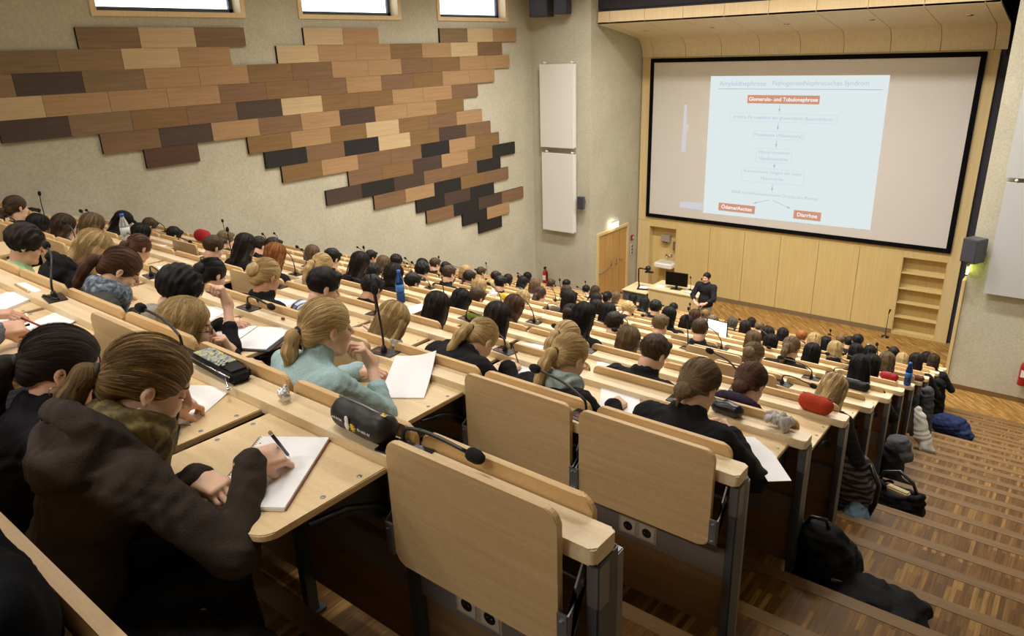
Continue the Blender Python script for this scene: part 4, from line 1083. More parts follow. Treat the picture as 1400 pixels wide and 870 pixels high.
def strands(style,n,w,seed=3):
    """single locks lying on the hair, 3-sided, each with its own tone"""
    q=random.Random(seed); c=np.array([0,-.014,.047])
    rad=np.array([.090,.111,.097]) if style in('short','crop','receding','pony','bun','lowbun') else np.array([.093,.116,.100])
    P=[]
    def nrm(v): v=np.array(v,float); return v/np.linalg.norm(v)
    def slerp(a,b,t):
        o=math.acos(max(-1,min(1,float(a@b)))); 
        return (math.sin((1-t)*o)*a+math.sin(t*o)*b)/max(math.sin(o),1e-4)
    for k in range(n):
        pts=[]
        e=q.uniform(.0,.035)**1.0; fly=q.random()<.06
        if style in('pony','bun','lowbun'):
            if style=='pony' and k%3==0:      # in the tail
                ang=q.uniform(0,2*math.pi); L=q.uniform(.6,1.05)
                path=[((0,-.120,.005),.022),((0,-.150,-.015),.029),((0,-.165,-.08),.033),((0,-.156,-.17),.026),((0,-.150,-.232),.010)]
                for (p,r) in path:
                    rr=r*q.uniform(.97,1.05)+(.004 if fly else 0)
                    pts.append(np.array(p)+np.array([math.cos(ang)*rr,math.sin(ang)*rr*.9,0])); ang+=q.uniform(-.12,.12)
                P.append(pts[:max(3,int(5*L))]); continue
            f=q.uniform(-1,1); ph=f*125
            a=abs(ph)
            if a<60: d=nrm((math.sin(R(ph))*.8,.62-.1*a/60,.78*math.cos(R(ph))))
            elif a<100: d=nrm((math.copysign(1,ph),.50-.010*(a-60),.25-.010*(a-60)))
            else: d=nrm((math.copysign(.85,ph),-.15-.012*(a-100),-.45-.006*(a-100)))
            end={'pony':nrm((0,-.104,-.041)),'bun':nrm((0,-.1,-.015)),'lowbun':nrm((0,-.1,-.092))}[style]
            u0=q.uniform(0,.55)
            d=nrm(d+np.array([q.uniform(-.08,.08) for _ in range(3)]))
            for i in range(9):
                t=u0+(1-u0)*i/8*.96; v=slerp(d,end,t)
                pts.append(c+v*rad*(1+e*.5+(.05*math.sin(math.pi*i/8) if fly else 0)+.008*math.sin(6*t+k)))
        elif style in('short','crop','receding','curly'):
            for _ in range(30):
                v=nrm((q.gauss(0,1),q.gauss(0,1),abs(q.gauss(.3,1))-.35))
                Y,Z=(c+v*rad)[1:]
                if max(.62*Y-.78*Z-.030,-(Z+.055)-.1*Y)<-.006 and not (abs((c+v*rad)[0])>.06 and abs(Y)<.03 and Z<.035): break
            g=nrm((v[0]*.6+q.uniform(-.3,.3),.55*(1 if v[2]>.2 else -.2)+q.uniform(-.3,.3),-.55)); g=nrm(g-v*(g@v)); L=q.uniform(.15,.42)
            if style=='curly':
                rad2=np.array([.104,.122,.110]); h=nrm(np.cross(v,g))
                pts=[c+nrm(v+g*L*i/6+h*.10*math.sin(i*1.7+k))*rad2*(1+.03*math.cos(i*1.7+k)) for i in range(7)]
            else: pts=[c+nrm(v+g*L*i/5)*rad*(1.0+e*.6+.010*(i/5)*(2.5 if fly else 1)) for i in range(6)]
        else:
            th=R(q.uniform(46,314)); Lz={'bob':-.105,'long':-.27,'forward':-.24,'cap':-.15}.get(style,-.1)*q.uniform(.75,1.04)
            d0=nrm((q.uniform(-.12,.12),q.uniform(-.35,.65),1)); d1=nrm((math.sin(th),math.cos(th),-.25))
            if style=='cap': d0=nrm((math.sin(th),math.cos(th),.1))
            for i in range(7):
                v=slerp(d0,d1,i/6); pts.append(c+v*rad*(1+e*.5+(.05*math.sin(math.pi*i/6) if fly else 0)))
            b=pts[-1]; z1=Lz
            for i in range(1,7):
                t=i/6; z=b[2]+(z1-b[2])*t; sh=1-.18*t*t
                yy=b[1]*sh-(.02*t if style!='forward' else -.03*t)+.004*math.sin(7*t+k)
                pts.append(np.array([b[0]*sh+.004*math.sin(5*t+k*1.3),yy,z]))
        P.append(pts)
    Vs=[];Fs=[];St=[];n0=0
    for k,pts in enumerate(P):
        pts=[np.array(p) for p in pts]; m=len(pts); tone=q.uniform(-3,3); up=np.array([.3,.2,1.])
        for i,p in enumerate(pts):
            d=nrm(pts[min(i+1,m-1)]-pts[max(i-1,0)]+1e-9); a=np.cross(d,up); a=a/(np.linalg.norm(a)+1e-9); b=np.cross(a,d)
            r=w*(1-.75*(i/(m-1))**3)*(.6 if i==0 else 1)
            for t in (0,2.094,4.189): Vs.append(p+(a*math.cos(t)+b*math.sin(t))*r); St.append((tone,i*.3,0))
        for i in range(m-1):
            for t in range(3): Fs.append((n0+i*3+t,n0+i*3+(t+1)%3,n0+i*3+3+(t+1)%3,n0+i*3+3+t))
        n0+=3*m
    return np.array(Vs),np.array(Fs,int),np.array(St)
def hair_full(style,h,amp,n,w,seed=3):
    V,Fc,st=hair_geo(style,h,amp)
    V2,F2,s2_=strands(style,n,w,seed)
    return np.concatenate([V,V2]),np.concatenate([Fc,F2+len(V)]),np.concatenate([st,s2_])
def band_mesh(style):
    m=MB()
    if style=='pony': m.tube([(0,-.118,.006),(0,-.132,-.002)],.026,12)
    return m
# ------------------------------------------------------------------ people
def put(name,me,par,M4=None,mats=None):
    o=link(bpy.data.objects.new(name,me)); o.parent=par
    if M4 is not None: o.matrix_local=M4
    if mats:
        for k,m in mats.items():
            o.material_slots[k].link='OBJECT'; o.material_slots[k].material=m
    return o
def m4(Rm,t): 
    A=Matrix.Identity(4)
    for a in range(3):
        for b in range(3): A[a][b]=float(Rm[a][b])
        A[a][3]=float(t[a])
    return A
def geo_meshes(g,tag_):
    d={}
    V,Fc,mi=g['skin']; d['body']=mkmesh('body_'+tag_,V,Fc,[SK[0],LIP,LASH],mi)
    for k,nm in (('cloth','top'),('pants','trousers'),('shoes','shoes'),('scarf','scarf')):
        if k in g: d[nm]=mkmesh(nm+'_'+tag_,g[k][0],g[k][1],[TRO])
    return d
PO={'W':(30,40,38),'U':(8,8,8),'C':(24,26,12),'A':(18,24,26),'D':(44,62,50),'S':(-4,2,14)}
HS={'W':{'R':dict(p=(.10,.43,.345),f=(-.35,1,-.12),n=(-.35,0,-1),kind='pen'),'L':dict(p=(-.17,.36,.335),f=(.7,.8,-.05),n=(0,0,-1),kind='rest')},
    'A':{'R':dict(p=(.16,.37,.335),f=(-.8,.7,0),n=(0,0,-1),kind='rest'),'L':dict(p=(-.14,.40,.34),f=(.8,.6,0),n=(0,0,-1),kind='rest')},
    'U':{'R':dict(p=(.12,.36,.335),f=(-.6,.8,0),n=(0,0,-1),kind='rest'),'L':dict(p=(-.12,.36,.335),f=(.6,.8,0),n=(0,0,-1),kind='rest')},
    'C':{'R':dict(p=(.07,.36,.53),f=(-.1,-.25,1),n=(-.3,-1,-.2),kind='chin',pole=(.3,.3,-1)),'L':dict(p=(-.12,.40,.34),f=(.8,.6,0),n=(0,0,-1),kind='rest')},
    'D':{'R':dict(p=(.16,.52,.335),f=(-.5,1,-.05),n=(0,0,-1),kind='pen'),'L':dict(p=(-.20,.42,.335),f=(.8,.7,0),n=(0,0,-1),kind='rest')}}
LIB={}
HOFF={}
for k,v in PO.items():
    if k=='S': continue
    hip,c,nb,hd=spine(v[0],v[1]); HOFF[k]=hd
    if k in('C','D') : pass
    g=make_geo(*v,hands=HS.get(k,{}),hv=.0085,cv=.0145,nv=.0065,collar=(k in 'AW'))
    LIB[k]=(geo_meshes(g,k),g)
HAIR={}
def hair_mesh(style,h=.007,amp=.0012):
    key=(style,h)
    if key not in HAIR:
        V,Fc,st=hair_full(style,h,amp,170,.0011); HAIR[key]=mkmesh('hair_'+style,V,Fc,[HC['D']],None,st)
    return HAIR[key]
BAND=band_mesh('pony').data('hair_band',[plain('hair_band_black','0c0c0e',.6)])
def capmesh():
    V,Fc=field([ell((0,-.014,.050),(.094,.116,.096),k=.01),cone((-.045,.11,.055),(.045,.11,.055),.03,.03,.01),rbox((0,.14,.052),(.05,.035,.001),.006,rotm(R(-12)),.02)],.006,cut=lambda X,Y,Z:-(Z-.045)+.0*X)
    return mkmesh('cap',V,Fc,[fabric('cap_black','15151a')])
CAPM=capmesh()
HSN={'short':'short','bob':'chin-length','long':'long loose','pony':'ponytailed','bun':'knotted-up','curly':'curly','cap':'long capped','lowbun':'knotted-up','forward':'long forward-falling','receding':'short','crop':'cropped'}
PN={'W':'bent over writing','U':'sitting upright','C':'chin on hand','A':'leaning on the desk','D':'bowed low over the desk'}
rowpos={}
plist=sorted(PEOPLE,key=lambda p:(p[4],-p[5]))
total={}
for p in plist: total[p[4]]=total.get(p[4],0)+1
seen={}
rng=random.Random(11)
HERO_DONE=set()
def person_label(pose,hs,hc,cl,row,x):
    k=seen.get(row,0)+1; seen[row]=k
    w=CLM[cl][1]
    return '%s %s-haired person in %s, %s from the stage, %s from the aisle'%(HSN[hs],HN[hc].replace('-','_').replace('_',' ').replace(' ','-'),w,rowname(row).replace('the ',''),NUM[k-1])
for p in plist:
    pose,hs,hc,cl,row,x,y,z=p[:8]
    star=len(p)>8
    lab=person_label(pose,hs,hc,cl,row,x)
    if star: 
        HERO_DONE.add((row,round(x,2),lab)); continue
    hd=HOFF[pose]; meshes,g=LIB[pose]
    rz=R(rng.uniform(-4,16)) if x>-9 else R(rng.uniform(-14,4))
    s=1.0
    Rz=rotm(0,0,rz); off=Rz@(hd*s)
    root=empty('person',(x-off[0],y-off[1],z-off[2]),rz,lab,'person','audience students')
    sk=rng.choice([0,0,1,2])
    put('body',meshes['body'],root,mats={0:SK[sk]})
    put('top',meshes['top'],root,mats={0:CLM[cl][0]})
    put('trousers',meshes['trousers'],root,mats={0:rng.choice([TRO,JEAN])})
    if row<6: put('shoes',meshes['shoes'],root,mats={0:SHOE})
    tw=rotm(0,0,0)
    HM=m4(g['Rh'],g['hd'])@Matrix.Scale(HS_,4)
    st={'cap':'cap'}.get(hs,hs)
    put('hair',hair_mesh(st),root,HM,{0:HC[hc]})
    if hs=='pony' and row<8: put('hair_band',BAND,root,HM)
    if hs=='cap': put('cap',CAPM,root,HM)
# ---- the near, individually posed people
def glasses(c='2a211d'):
    m=MB()
    for s in (-1,1):
        m.tube([(s*.032+.021*math.cos(t),.108-.25*abs(.021*math.cos(t)+0)*0-(.004 if True else 0),.004+.016*math.sin(t)) for t in [2*math.pi*k/18 for k in range(18)]],.0014,6,closed=True)
        m.tube([(s*.053,.104,.008),(s*.072,.08,.010),(s*.083,.01,.012),(s*.084,-.015,.000)],.0014,6)
    m.tube([(-.011,.105,.008),(0,.108,.011),(.011,.105,.008)],.0014,6)
    return m.data('glasses',[plain('glasses_frame_'+c,c,.35,.3)])
def lash(): pass
def hero(lab,headpos,rz,pose,hs,hc,top,hands=None,skin=0,glass=False,hv=.0042,cv=.009,nv=.0034,hh=.0042,amp=.0016,trou=TRO,extra=None,topmat=None,scarfmat=None,**kw):
    L,LH,pt=pose[:3]; yaw=pose[3] if len(pose)>3 else 0; roll=pose[4] if len(pose)>4 else 0
    hd=spine(L,LH)[3]; Rz=rotm(0,0,R(rz)); root_=np.array(headpos)-Rz@hd
    H={}
    for k,h in (hands or {}).items():
        h=dict(h); h['p']=Rz.T@(np.array(h['p'])-root_); h['f']=Rz.T@np.array(h['f'],float); h['n']=Rz.T@np.array(h['n'],float); H[k]=h
    g=make_geo(L,LH,pt,yaw,roll,hands=H,hv=hv,cv=cv,nv=nv,**kw)
    root=empty('person',tuple(root_),R(rz),lab,'person')
    me=geo_meshes(g,'near')
    put('body',me['body'],root,mats={0:SK[skin]})
    put('top',me['top'],root,mats={0:topmat or top})
    if 'trousers' in me: put('trousers',me['trousers'],root,mats={0:trou}); put('shoes',me['shoes'],root,mats={0:SHOE})
    if 'scarf' in me: put('scarf',me['scarf'],root,mats={0:scarfmat or top})
    HM=m4(g['Rh'],g['hd'])@Matrix.Scale(HS_,4)
    V,Fc,st=hair_full(hs,hh,amp,900 if hh<.004 else 520,.00042 if hh<.004 else .0006,int(abs(headpos[0])*100))
    put('hair',mkmesh('hair_near',V,Fc,[HC[hc]],None,st),root,HM)
    if hs=='pony': put('hair_band',BAND,root,HM)
    if glass: put('glasses',glasses(),root,HM)
    return root,g,HM
def lab_of(row,x):
    for r,xx,l in HERO_DONE:
        if r==row and abs(xx-x)<.02: return l
    return None
KN=lambda n,c:fabric(n,c,.95,220)
KNIT_BROWN=KN('knit_dark_brown','3b322d'); NAVY=KN('knit_navy_black','14131c'); GREYS=KN('sleeve_grey','74777c')
OLIVE_SC=mottled('scarf_olive_gold','3f3a2a','6a5c38','8f7f4e',22); BLUE_SC=mottled('scarf_blue_grey','3c4654','6d7c8e','a2abb3',30); PALE_SC=mottled('scarf_pale_blue','6f8588','9db0b0','b9c6c4',12); WHITE_SC=mottled('scarf_white_grey','6f6d68','a9a69d','d2cfc8',34); GREEN_SC=mottled('scarf_green_white','5f8a52','b9bfa8','d8d6cc',30)
FRZ=5.760-.013  # writing-flap top of the nearest row
# the two writers in the nearest row
r,g,HM=hero('woman with streaked brown ponytail and olive scarf writing in a spiral notebook, nearest the camera',(-1.80,.718,6.005),-6,(27,38,30,-18),'pony','S',KNIT_BROWN,
  hands={'R':dict(p=(-1.575,.835,5.800),f=(.02,1,-.18),n=(-.45,.1,-1),kind='pen',pole=(.9,-.6,-.75)),'L':dict(p=(-1.64,.720,5.785),f=(1,.2,-.1),n=(0,0,-1),kind='rest',pole=(-.8,-.3,-.6))},skin=0,hv=.0034,cv=.0075,nv=.0028,hh=.0034,hood=True,scarf=(.078,1.7),scarfmat=OLIVE_SC,thick=.008,sw=.18)
ear=MB(); ear.sphere((.084,-.012,-.040),.0065,seg=14); o=ear.build('earring',plain('pearl','dcdcdc',.2),r); o.matrix_local=HM; o['label']='small pearl earring'
r,g,HM=hero('woman with dark brown ponytail, glasses and hoop earring in dark pullover, nearest row',(-2.33,.70,5.925),-6,(24,30,22,-18),'pony','D',NAVY,
  hands={'R':dict(p=(-2.08,.86,5.795),f=(-.1,1,-.1),n=(-.3,0,-1),kind='pen'),'L':dict(p=(-2.35,.80,5.785),f=(.6,.8,-.1),n=(0,0,-1),kind='rest')},skin=1,glass=True,hv=.0036,cv=.008,nv=.0032,hh=.0036,thick=.01,sw=.19,collar=True)
ear=MB(); ear.tube([(.084,-.010+.016*math.cos(t),-.050+.017*math.sin(t)) for t in [2*math.pi*k/20 for k in range(20)]],.0013,6,closed=True); o=ear.build('earring',M['chrome'],r); o.matrix_local=HM; o['label']='silver hoop earring'
r,g,HM=hero('person in grey pullover whose hand holds a dark red pen at the left edge',(-3.56,.60,6.03),-3,(22,28,20,0),'short','D',GREYS,
  hands={'R':dict(p=(-3.285,.80,5.805),f=(.12,1,-.12),n=(-.5,0,-1),kind='pen',pole=(.7,-.5,-.6)),'L':dict(p=(-3.62,.86,5.785),f=(.5,.9,-.1),n=(0,0,-1),kind='rest')},skin=1,cv=.009)
# row beyond the nearest shelf
ft=5.404-.013
TURT=fabric('fleece_pale_blue','a7c4c8',.9); GRN=fabric('fleece_mint','b4cdb4',.9)
hero('woman with blonde ponytail in pale blue turtleneck, chin on hand behind the black printed case',(-2.335,1.66,5.741),-6,(24,30,8,-8),'pony','Y',TURT,
  hands={'R':dict(p=(-2.30,1.835,5.545),f=(-.1,-.45,1),n=(-.55,-.8,-.1),kind='chin',pole=(.6,.2,-1),bare=True),'L':dict(p=(-2.50,1.92,5.42),f=(.9,.6,-.1),n=(0,0,-1),kind='rest')},hv=.004,cv=.0085,nv=.0034,hh=.004,turtleneck=True,thick=.008,sw=.175)
hero('woman with long blonde hair and thin glasses slumped low behind the shelf, hand at mouth',(-2.90,1.36,5.72),-14,(12,16,14,-14),'bob','Y',CLM['black'][0],
  hands={'R':dict(p=(-2.88,1.53,5.55),f=(-.2,-.3,1),n=(-.4,-.9,-.1),kind='chin',pole=(.6,.2,-1)),'L':dict(p=(-3.05,1.62,5.42),f=(.7,.7,0),n=(0,0,-1),kind='rest')},glass=True)
hero('man with thick black hair holding raised fist at forehead, pale grey hood, second nearest row',(-3.53,1.65,5.68),-8,(28,36,34,-4),'curly','K',CLM['black'][0],
  hands={'R':dict(p=(-3.42,1.84,5.60),f=(-.15,-.15,1),n=(-.4,-1,0),kind='fist',pole=(.6,.3,-1),bare=True),'L':dict(p=(-3.62,1.90,5.42),f=(.5,.8,0),n=(0,0,-1),kind='rest')},scarf=(.08,1.3),scarfmat=fabric('hood_pale_grey','a9a698'))
hero('woman with auburn ponytail and blue-grey scarf in grey-green jacket, bowed in right profile',(-4.16,1.65,5.70),-16,(30,42,40,-10),'pony','R',CLM['greyjacket'][0],hands=None,scarf=(.08,1.5),scarfmat=BLUE_SC,thick=.008,skin=0)
hero('person with streaked blonde hair in black hooded jacket, beside the grey-green jacket',(-4.76,1.75,5.70),-6,(32,44,44,0),'forward','Y',CLM['black'][0],hood=True,thick=.01)
hero('person with curly dark hair in light green top at the far left, right profile',(-5.42,1.60,5.68),-16,(18,26,24,-8),'curly','D',CLM['lightgreen'][0],sw=.19,thick=.01,skin=1)
# third row
FC=5.05
hero('woman with ash-blonde knotted hair in black jacket behind the two folded-up flaps, hands joined',(-1.21,2.77,5.351),-4,(28,38,34,-6),'lowbun','A',CLM['black'][0],
  hands={'R':dict(p=(-1.10,2.93,5.07),f=(-.6,.7,.2),n=(-.5,-.5,-.6),kind='fist',pole=(.9,-.2,-.8)),'L':dict(p=(-1.27,2.96,5.06),f=(.8,.5,.2),n=(.3,-.6,-.6),kind='chin')},collar=True,thick=.012,hv=.0045,cv=.009)
hero('woman with blonde ponytail, glasses and pale blue scarf in black coat writing on white sheets',(-1.89,2.74,5.331),-4,(28,38,34,-4),'pony','Y',CLM['black'][0],
  hands={'R':dict(p=(-1.72,2.90,5.055),f=(0,1,-.1),n=(-.5,0,-1),kind='pen'),'L':dict(p=(-2.05,2.9,5.04),f=(.5,.8,0),n=(0,0,-1),kind='rest')},glass=True,scarf=(.084,1.5),scarfmat=PALE_SC,thick=.012,hv=.0045)
hero('woman with blonde ponytail bowed low in thick black coat, pencil raised in hand',(-2.62,2.90,5.211),-6,(46,66,54,0),'pony','Y',CLM['black'][0],
  hands={'R':dict(p=(-2.47,2.96,5.05),f=(0,1,-.05),n=(-.5,0,-1),kind='pen'),'L':dict(p=(-2.8,2.95,5.04),f=(.5,.8,0),n=(0,0,-1),kind='rest')},thick=.022,collar=True,hv=.0045)
hero('person with long blonde hair over white-grey scarf and black jacket, third nearest row',(-3.11,2.67,5.281),-4,(30,40,40,6),'long','Y',CLM['black'][0],scarf=(.085,1.4),scarfmat=WHITE_SC,thick=.01,hv=.005,
  hands={'L':dict(p=(-3.42,2.80,5.10),f=(-.5,.6,.5),n=(0,-.5,-.8),kind='rest'),'R':dict(p=(-2.98,3.0,5.06),f=(-.3,1,0),n=(0,0,-1),kind='rest')})
hero('man with black hair in blue-and-white plaid shirt, third nearest row, right profile',(-3.67,2.62,5.421),-12,(18,24,24,-8),'short','K',CLM['plaid'][0],hv=.005,sw=.195,thick=.008,skin=0)
# fourth and fifth
hero('person with dark auburn hair in dark purple hooded top, fourth nearest row near the aisle',(-1.32,3.72,4.961),-4,(28,40,36,-4),'lowbun','R',CLM['purple'][0],hood=True,thick=.012,hv=.005)
hero('man with short brown hair in black jacket, fourth nearest row, behind the folded flaps',(-1.95,3.75,4.981),-8,(30,38,36,-6),'short','B',CLM['black'][0],collar=True,hv=.005,sw=.2,thick=.01)
hero('woman whose long streaked blonde hair falls forward beside the orange pencil case',(-1.16,4.88,4.491),-10,(44,60,52,0),'forward','Y',CLM['dark'][0],hv=.006,hh=.0045,amp=.0026)
# ---- lecturer on the stage
g=make_geo(1,2,0,0,0,sw=.20,hands={'R':dict(p=(.12,.27,.20),f=(-1,.25,-.15),n=(0,-.6,-.6),kind='rest',pole=(1,-.2,-.5),bare=True),'L':dict(p=(-.12,.26,.20),f=(1,.25,-.15),n=(0,-.6,-.6),kind='rest',pole=(-1,-.2,-.5),bare=True)},hv=.007,cv=.010,nv=.006,stand=True,collar=True,thick=.016)
root=empty('person',(-6.70,15.42,.90),R(172),'lecturer standing on the stage in dark shirt and pale trousers, hands clasped','person')
me=geo_meshes(g,'lecturer'); put('body',me['body'],root,mats={0:SK[1]}); put('shirt',me['top'],root,mats={0:fabric('shirt_charcoal','25262a')}); put('trousers',me['trousers'],root,mats={0:fabric('chinos_beige','bdb6a0')}); put('shoes',me['shoes'],root,mats={0:SHOE})
V,Fc,st=hair_geo('receding',.006); put('hair',mkmesh('hair_lecturer',V,Fc,[HC['K']],None,st),root,m4(g['Rh'],g['hd'])@Matrix.Scale(HS_,4))
# ------------------------------------------------------------------ stage furniture
def lectern():
    root=empty('lecture_desk',(-7.55,16.25,0),0,'light beech lecturer desk with broad plain front on the stage','desk')
    m=MB(); m.box(-.95,.45,-.30,-.27,0,.93,bev=.004); m.box(-.95,-.92,-.27,.45,0,.93); m.box(.42,.45,-.27,.45,0,.93); m.build('body',M['portal'],root)
    m=MB(); m.box(-.97,.47,-.32,.48,.93,.965,bev=.006); m.build('top',M['fascia'],root)
    root=empty('equipment_console',(-8.85,16.15,0),0,'low grey steel equipment console left of the lecturer desk','console')
    m=MB(); m.box(-.34,.33,-.30,.45,.02,.80,bev=.01); m.build('body',M['greymetal'],root)
    m=MB(); m.box(-.36,.35,-.32,.47,.80,.83,bev=.005); m.build('top',M['fascia'],root)
    m=MB(); m.box(.05,.29,-.312,-.30,.1,.72,bev=.003); m.build('door',M['steel'],root)
    m=MB(); m.tube([(.08,-.32,.40),(.08,-.34,.42),(.08,-.34,.52),(.08,-.32,.54)],.006,8); m.build('handle',M['chrome'],root)
    # monitor
    r=empty('monitor',(-7.85,16.22,.966),R(6),'black flat monitor on the lecturer desk, seen from behind the screen bezel','monitor')
    m=MB(); m.box(-.14,.14,-.09,.09,0,.015,bev=.004); m.box(-.03,.03,-.01,.03,.015,.16); m.build('stand',M['black'],r)
    m=MB(); m.box(-.29,.29,-.03,.02,.09,.44,bev=.008); m.build('screen_housing',M['black'],r)
    m=MB(); m.box(-.27,.27,-.034,-.03,.11,.42); m.build('screen',plain('monitor_glass','0a0a0c',.12),r)
    # document camera
    r=empty('document_camera',(-8.72,16.2,.831),R(20),'black document camera on its tall arm on the console','document camera')
    m=MB(); m.box(-.2,.2,-.15,.15,0,.03,bev=.006); m.build('base',M['black'],r)
    m=MB(); m.box(-.15,.15,-.11,.11,.0305,.034); m.build('stage_plate',plain('visualiser_plate','dfe3e6',.4),r)
    m=MB(); m.tube([(-.18,.1,.03),(-.2,.1,.25),(-.2,.1,.5),(-.16,.08,.52),(.0,.0,.53)],.02,10); m.build('arm',M['black'],r)
    m=MB(); m.sphere((.06,-.02,.56),.075,seg=16,sz=(1,1,.9)); m.tube([(.06,-.02,.52),(.06,-.02,.45)],.05,14); m.box(-.02,.2,-.05,.02,.44,.48,bev=.008); m.build('camera_head',M['black'],r)
    for x,y,rz,lab in ((-7.52,16.35,-18,'black gooseneck microphone behind the monitor, nearer the sink'),(-7.22,16.38,8,'black gooseneck microphone behind the monitor, nearer the lecturer')):
        r=empty('gooseneck_microphone',(x,y,.966),R(rz),lab,'microphone')
        for nm_,me in MICS[2]: inst(nm_,me,r)
    m=MB(); m.box(-.12,.12,-.085,.085,0,.012,bev=.002); o=m.build('paper_sheets',M['paper'],None,(-8.28,16.2,.966),(0,0,R(12))); tag(o,'small stack of white paper on the lecturer desk beside the monitor','paper')
    # laptop on the desk right of the monitor
    r=empty('keyboard',(-7.36,16.12,.966),R(4),'pale keyboard on the lecturer desk beside the lecturer','keyboard')
    m=MB(); m.box(-.2,.2,-.07,.07,0,.016,bev=.003); m.build('case',plain('keyboard_grey','b9bcc0',.5),r)
    m=MB(); 
    for a in range(12):
        for b in range(4): m.box(-.185+.031*a,-.160+.031*a,-.055+.028*b,-.032+.028*b,.016,.020)
    m.build('keys',M['white'],r)
lectern()
# wash basin in the niche
r=empty('wash_basin',(-9.32,D+.2,.72),0,'white ceramic wash basin in the niche behind the console','basin')
m=MB(); 
m.box(-.34,.22,-.42,0,.0,.16,0,bev=.03,seg=3); m.build('bowl',M['ceramic'],r)
m=MB(); m.box(-.28,.16,-.36,-.06,.1605,.163,0); m.build('bowl_hollow',plain('basin_shade','c9c8c2',.3),r)  # flat greyer plate on the bowl; the hollow's shade is put into its colour
m=MB(); m.tube([(-.06,0,.30),(-.06,-.12,.30),(-.06,-.16,.27)],.014,10); m.tube([(-.14,-.0,.32),(-.14,-.05,.32)],.022,10); m.tube([(.02,0,.32),(.02,-.05,.32)],.022,10); m.tube([(-.14,-.03,.31),(.02,-.03,.31)],.012,8); m.build('tap',M['chrome'],r)
m=MB(); m.tube([(-.06,-.14,.0),(-.06,-.14,-.18),(-.06,-.05,-.25),(-.06,0,-.25)],.02,10); m.build('drain_pipe',M['chrome'],r)
r=empty('towel_dispenser',(-9.47,D+.2,1.42),0,'grey paper towel dispenser above the wash basin','dispenser'); m=MB(); m.box(-.13,.13,-.12,0,0,.22,0,bev=.012); m.build('housing',plain('dispenser_grey','a9a59c',.35,.3),r); m=MB(); m.box(-.09,.09,-.123,-.12,.01,.03,0); m.build('slot',M['darkgap'],r)
r=empty('soap_dispenser',(-9.20,D+.2,1.24),0,'narrow chrome soap dispenser right of the towel dispenser','dispenser'); m=MB(); m.box(-.045,.045,-.09,0,0,.24,0,bev=.012); m.build('tank',M['chrome'],r); m=MB(); m.tube([(0,-.07,.02),(0,-.12,0)],.012,8); m.build('lever',M['black'],r)
r=empty('standing_microphone',(-3.30,D-.35,0),0,'thin black microphone stand in front of the open shelves','microphone stand'); m=MB(); m.lathe([(0,0),(.09,0),(.09,.015),(.012,.025),(.008,.05),(.008,.62),(0,.62)]); m.build('stand',M['black'],r); m=MB(); m.tube([(0,0,.60),(.02,-.03,.68),(.03,-.05,.72)],[.012,.02,.022],10); m.build('microphone_head',M['black'],r)
# ------------------------------------------------------------------ paper, pens and bags
def sheetpile(name,c,w,h,rz,z,lab,cat='paper',t=.0025,mat=None,curl=.0,group=None):
    """a sheet or small stack with a softly lifted corner"""
    m=MB(); n=8
    V=[]
    for s_ in (0,1):
        for a in range(n+1):
            for b in range(n+1):
                u=a/n-.5;v=b/n-.5
                V.append(m.bm.verts.new((u*w,v*h,(t if s_ else 0)+curl*max(0,(u+v)-.25)**2*.55)))
    g=lambda s_,a,b:V[s_*(n+1)**2+a*(n+1)+b]
    for a in range(n):
        for b in range(n):
            m.bm.faces.new((g(1,a,b),g(1,a+1,b),g(1,a+1,b+1),g(1,a,b+1))); m.bm.faces.new((g(0,a,b),g(0,a,b+1),g(0,a+1,b+1),g(0,a+1,b)))
    for a in range(n):
        m.bm.faces.new((g(0,a,0),g(0,a+1,0),g(1,a+1,0),g(1,a,0))); m.bm.faces.new((g(0,a,n),g(1,a,n),g(1,a+1,n),g(0,a+1,n)))
        m.bm.faces.new((g(0,0,a),g(1,0,a),g(1,0,a+1),g(0,0,a+1))); m.bm.faces.new((g(0,n,a),g(0,n,a+1),g(1,n,a+1),g(1,n,a)))
    o=m.build(name,mat or M['paper'],None,(c[0],c[1],z),(0,0,R(rz))); tag(o,lab,cat,group); return o
def ruled(n,scale=130,col='b9bccb'):
    m,nt,b=newmat(n); tc=N(nt,'ShaderNodeTexCoord'); sp=N(nt,'ShaderNodeSeparateXYZ'); nt.links.new(tc.outputs['Object'],sp.inputs[0])
    mu=N(nt,'ShaderNodeMath',operation='MULTIPLY'); mu.inputs[1].default_value=scale*2*math.pi/1.0; nt.links.new(sp.outputs[1],mu.inputs[0]); sn=N(nt,'ShaderNodeMath',operation='SINE'); nt.links.new(mu.outputs[0],sn.inputs[0])
    nz=N(nt,'ShaderNodeTexNoise'); nz.inputs['Scale'].default_value=160; nt.links.new(tc.outputs['Object'],nz.inputs['Vector'])
    ml=N(nt,'ShaderNodeMath',operation='MULTIPLY'); nt.links.new(sn.outputs[0],ml.inputs[0]); nt.links.new(nz.outputs[0],ml.inputs[1])
    r=ramp(nt,ml.outputs[0],[(.38,'f2f2f5'),(.55,col)]); nt.links.new(r.outputs[0],b.inputs['Base Color']); b.inputs['Roughness'].default_value=.8; return m
WRIT=ruled('handwritten_page')
fz=lambda i:beamz(i)-.0325
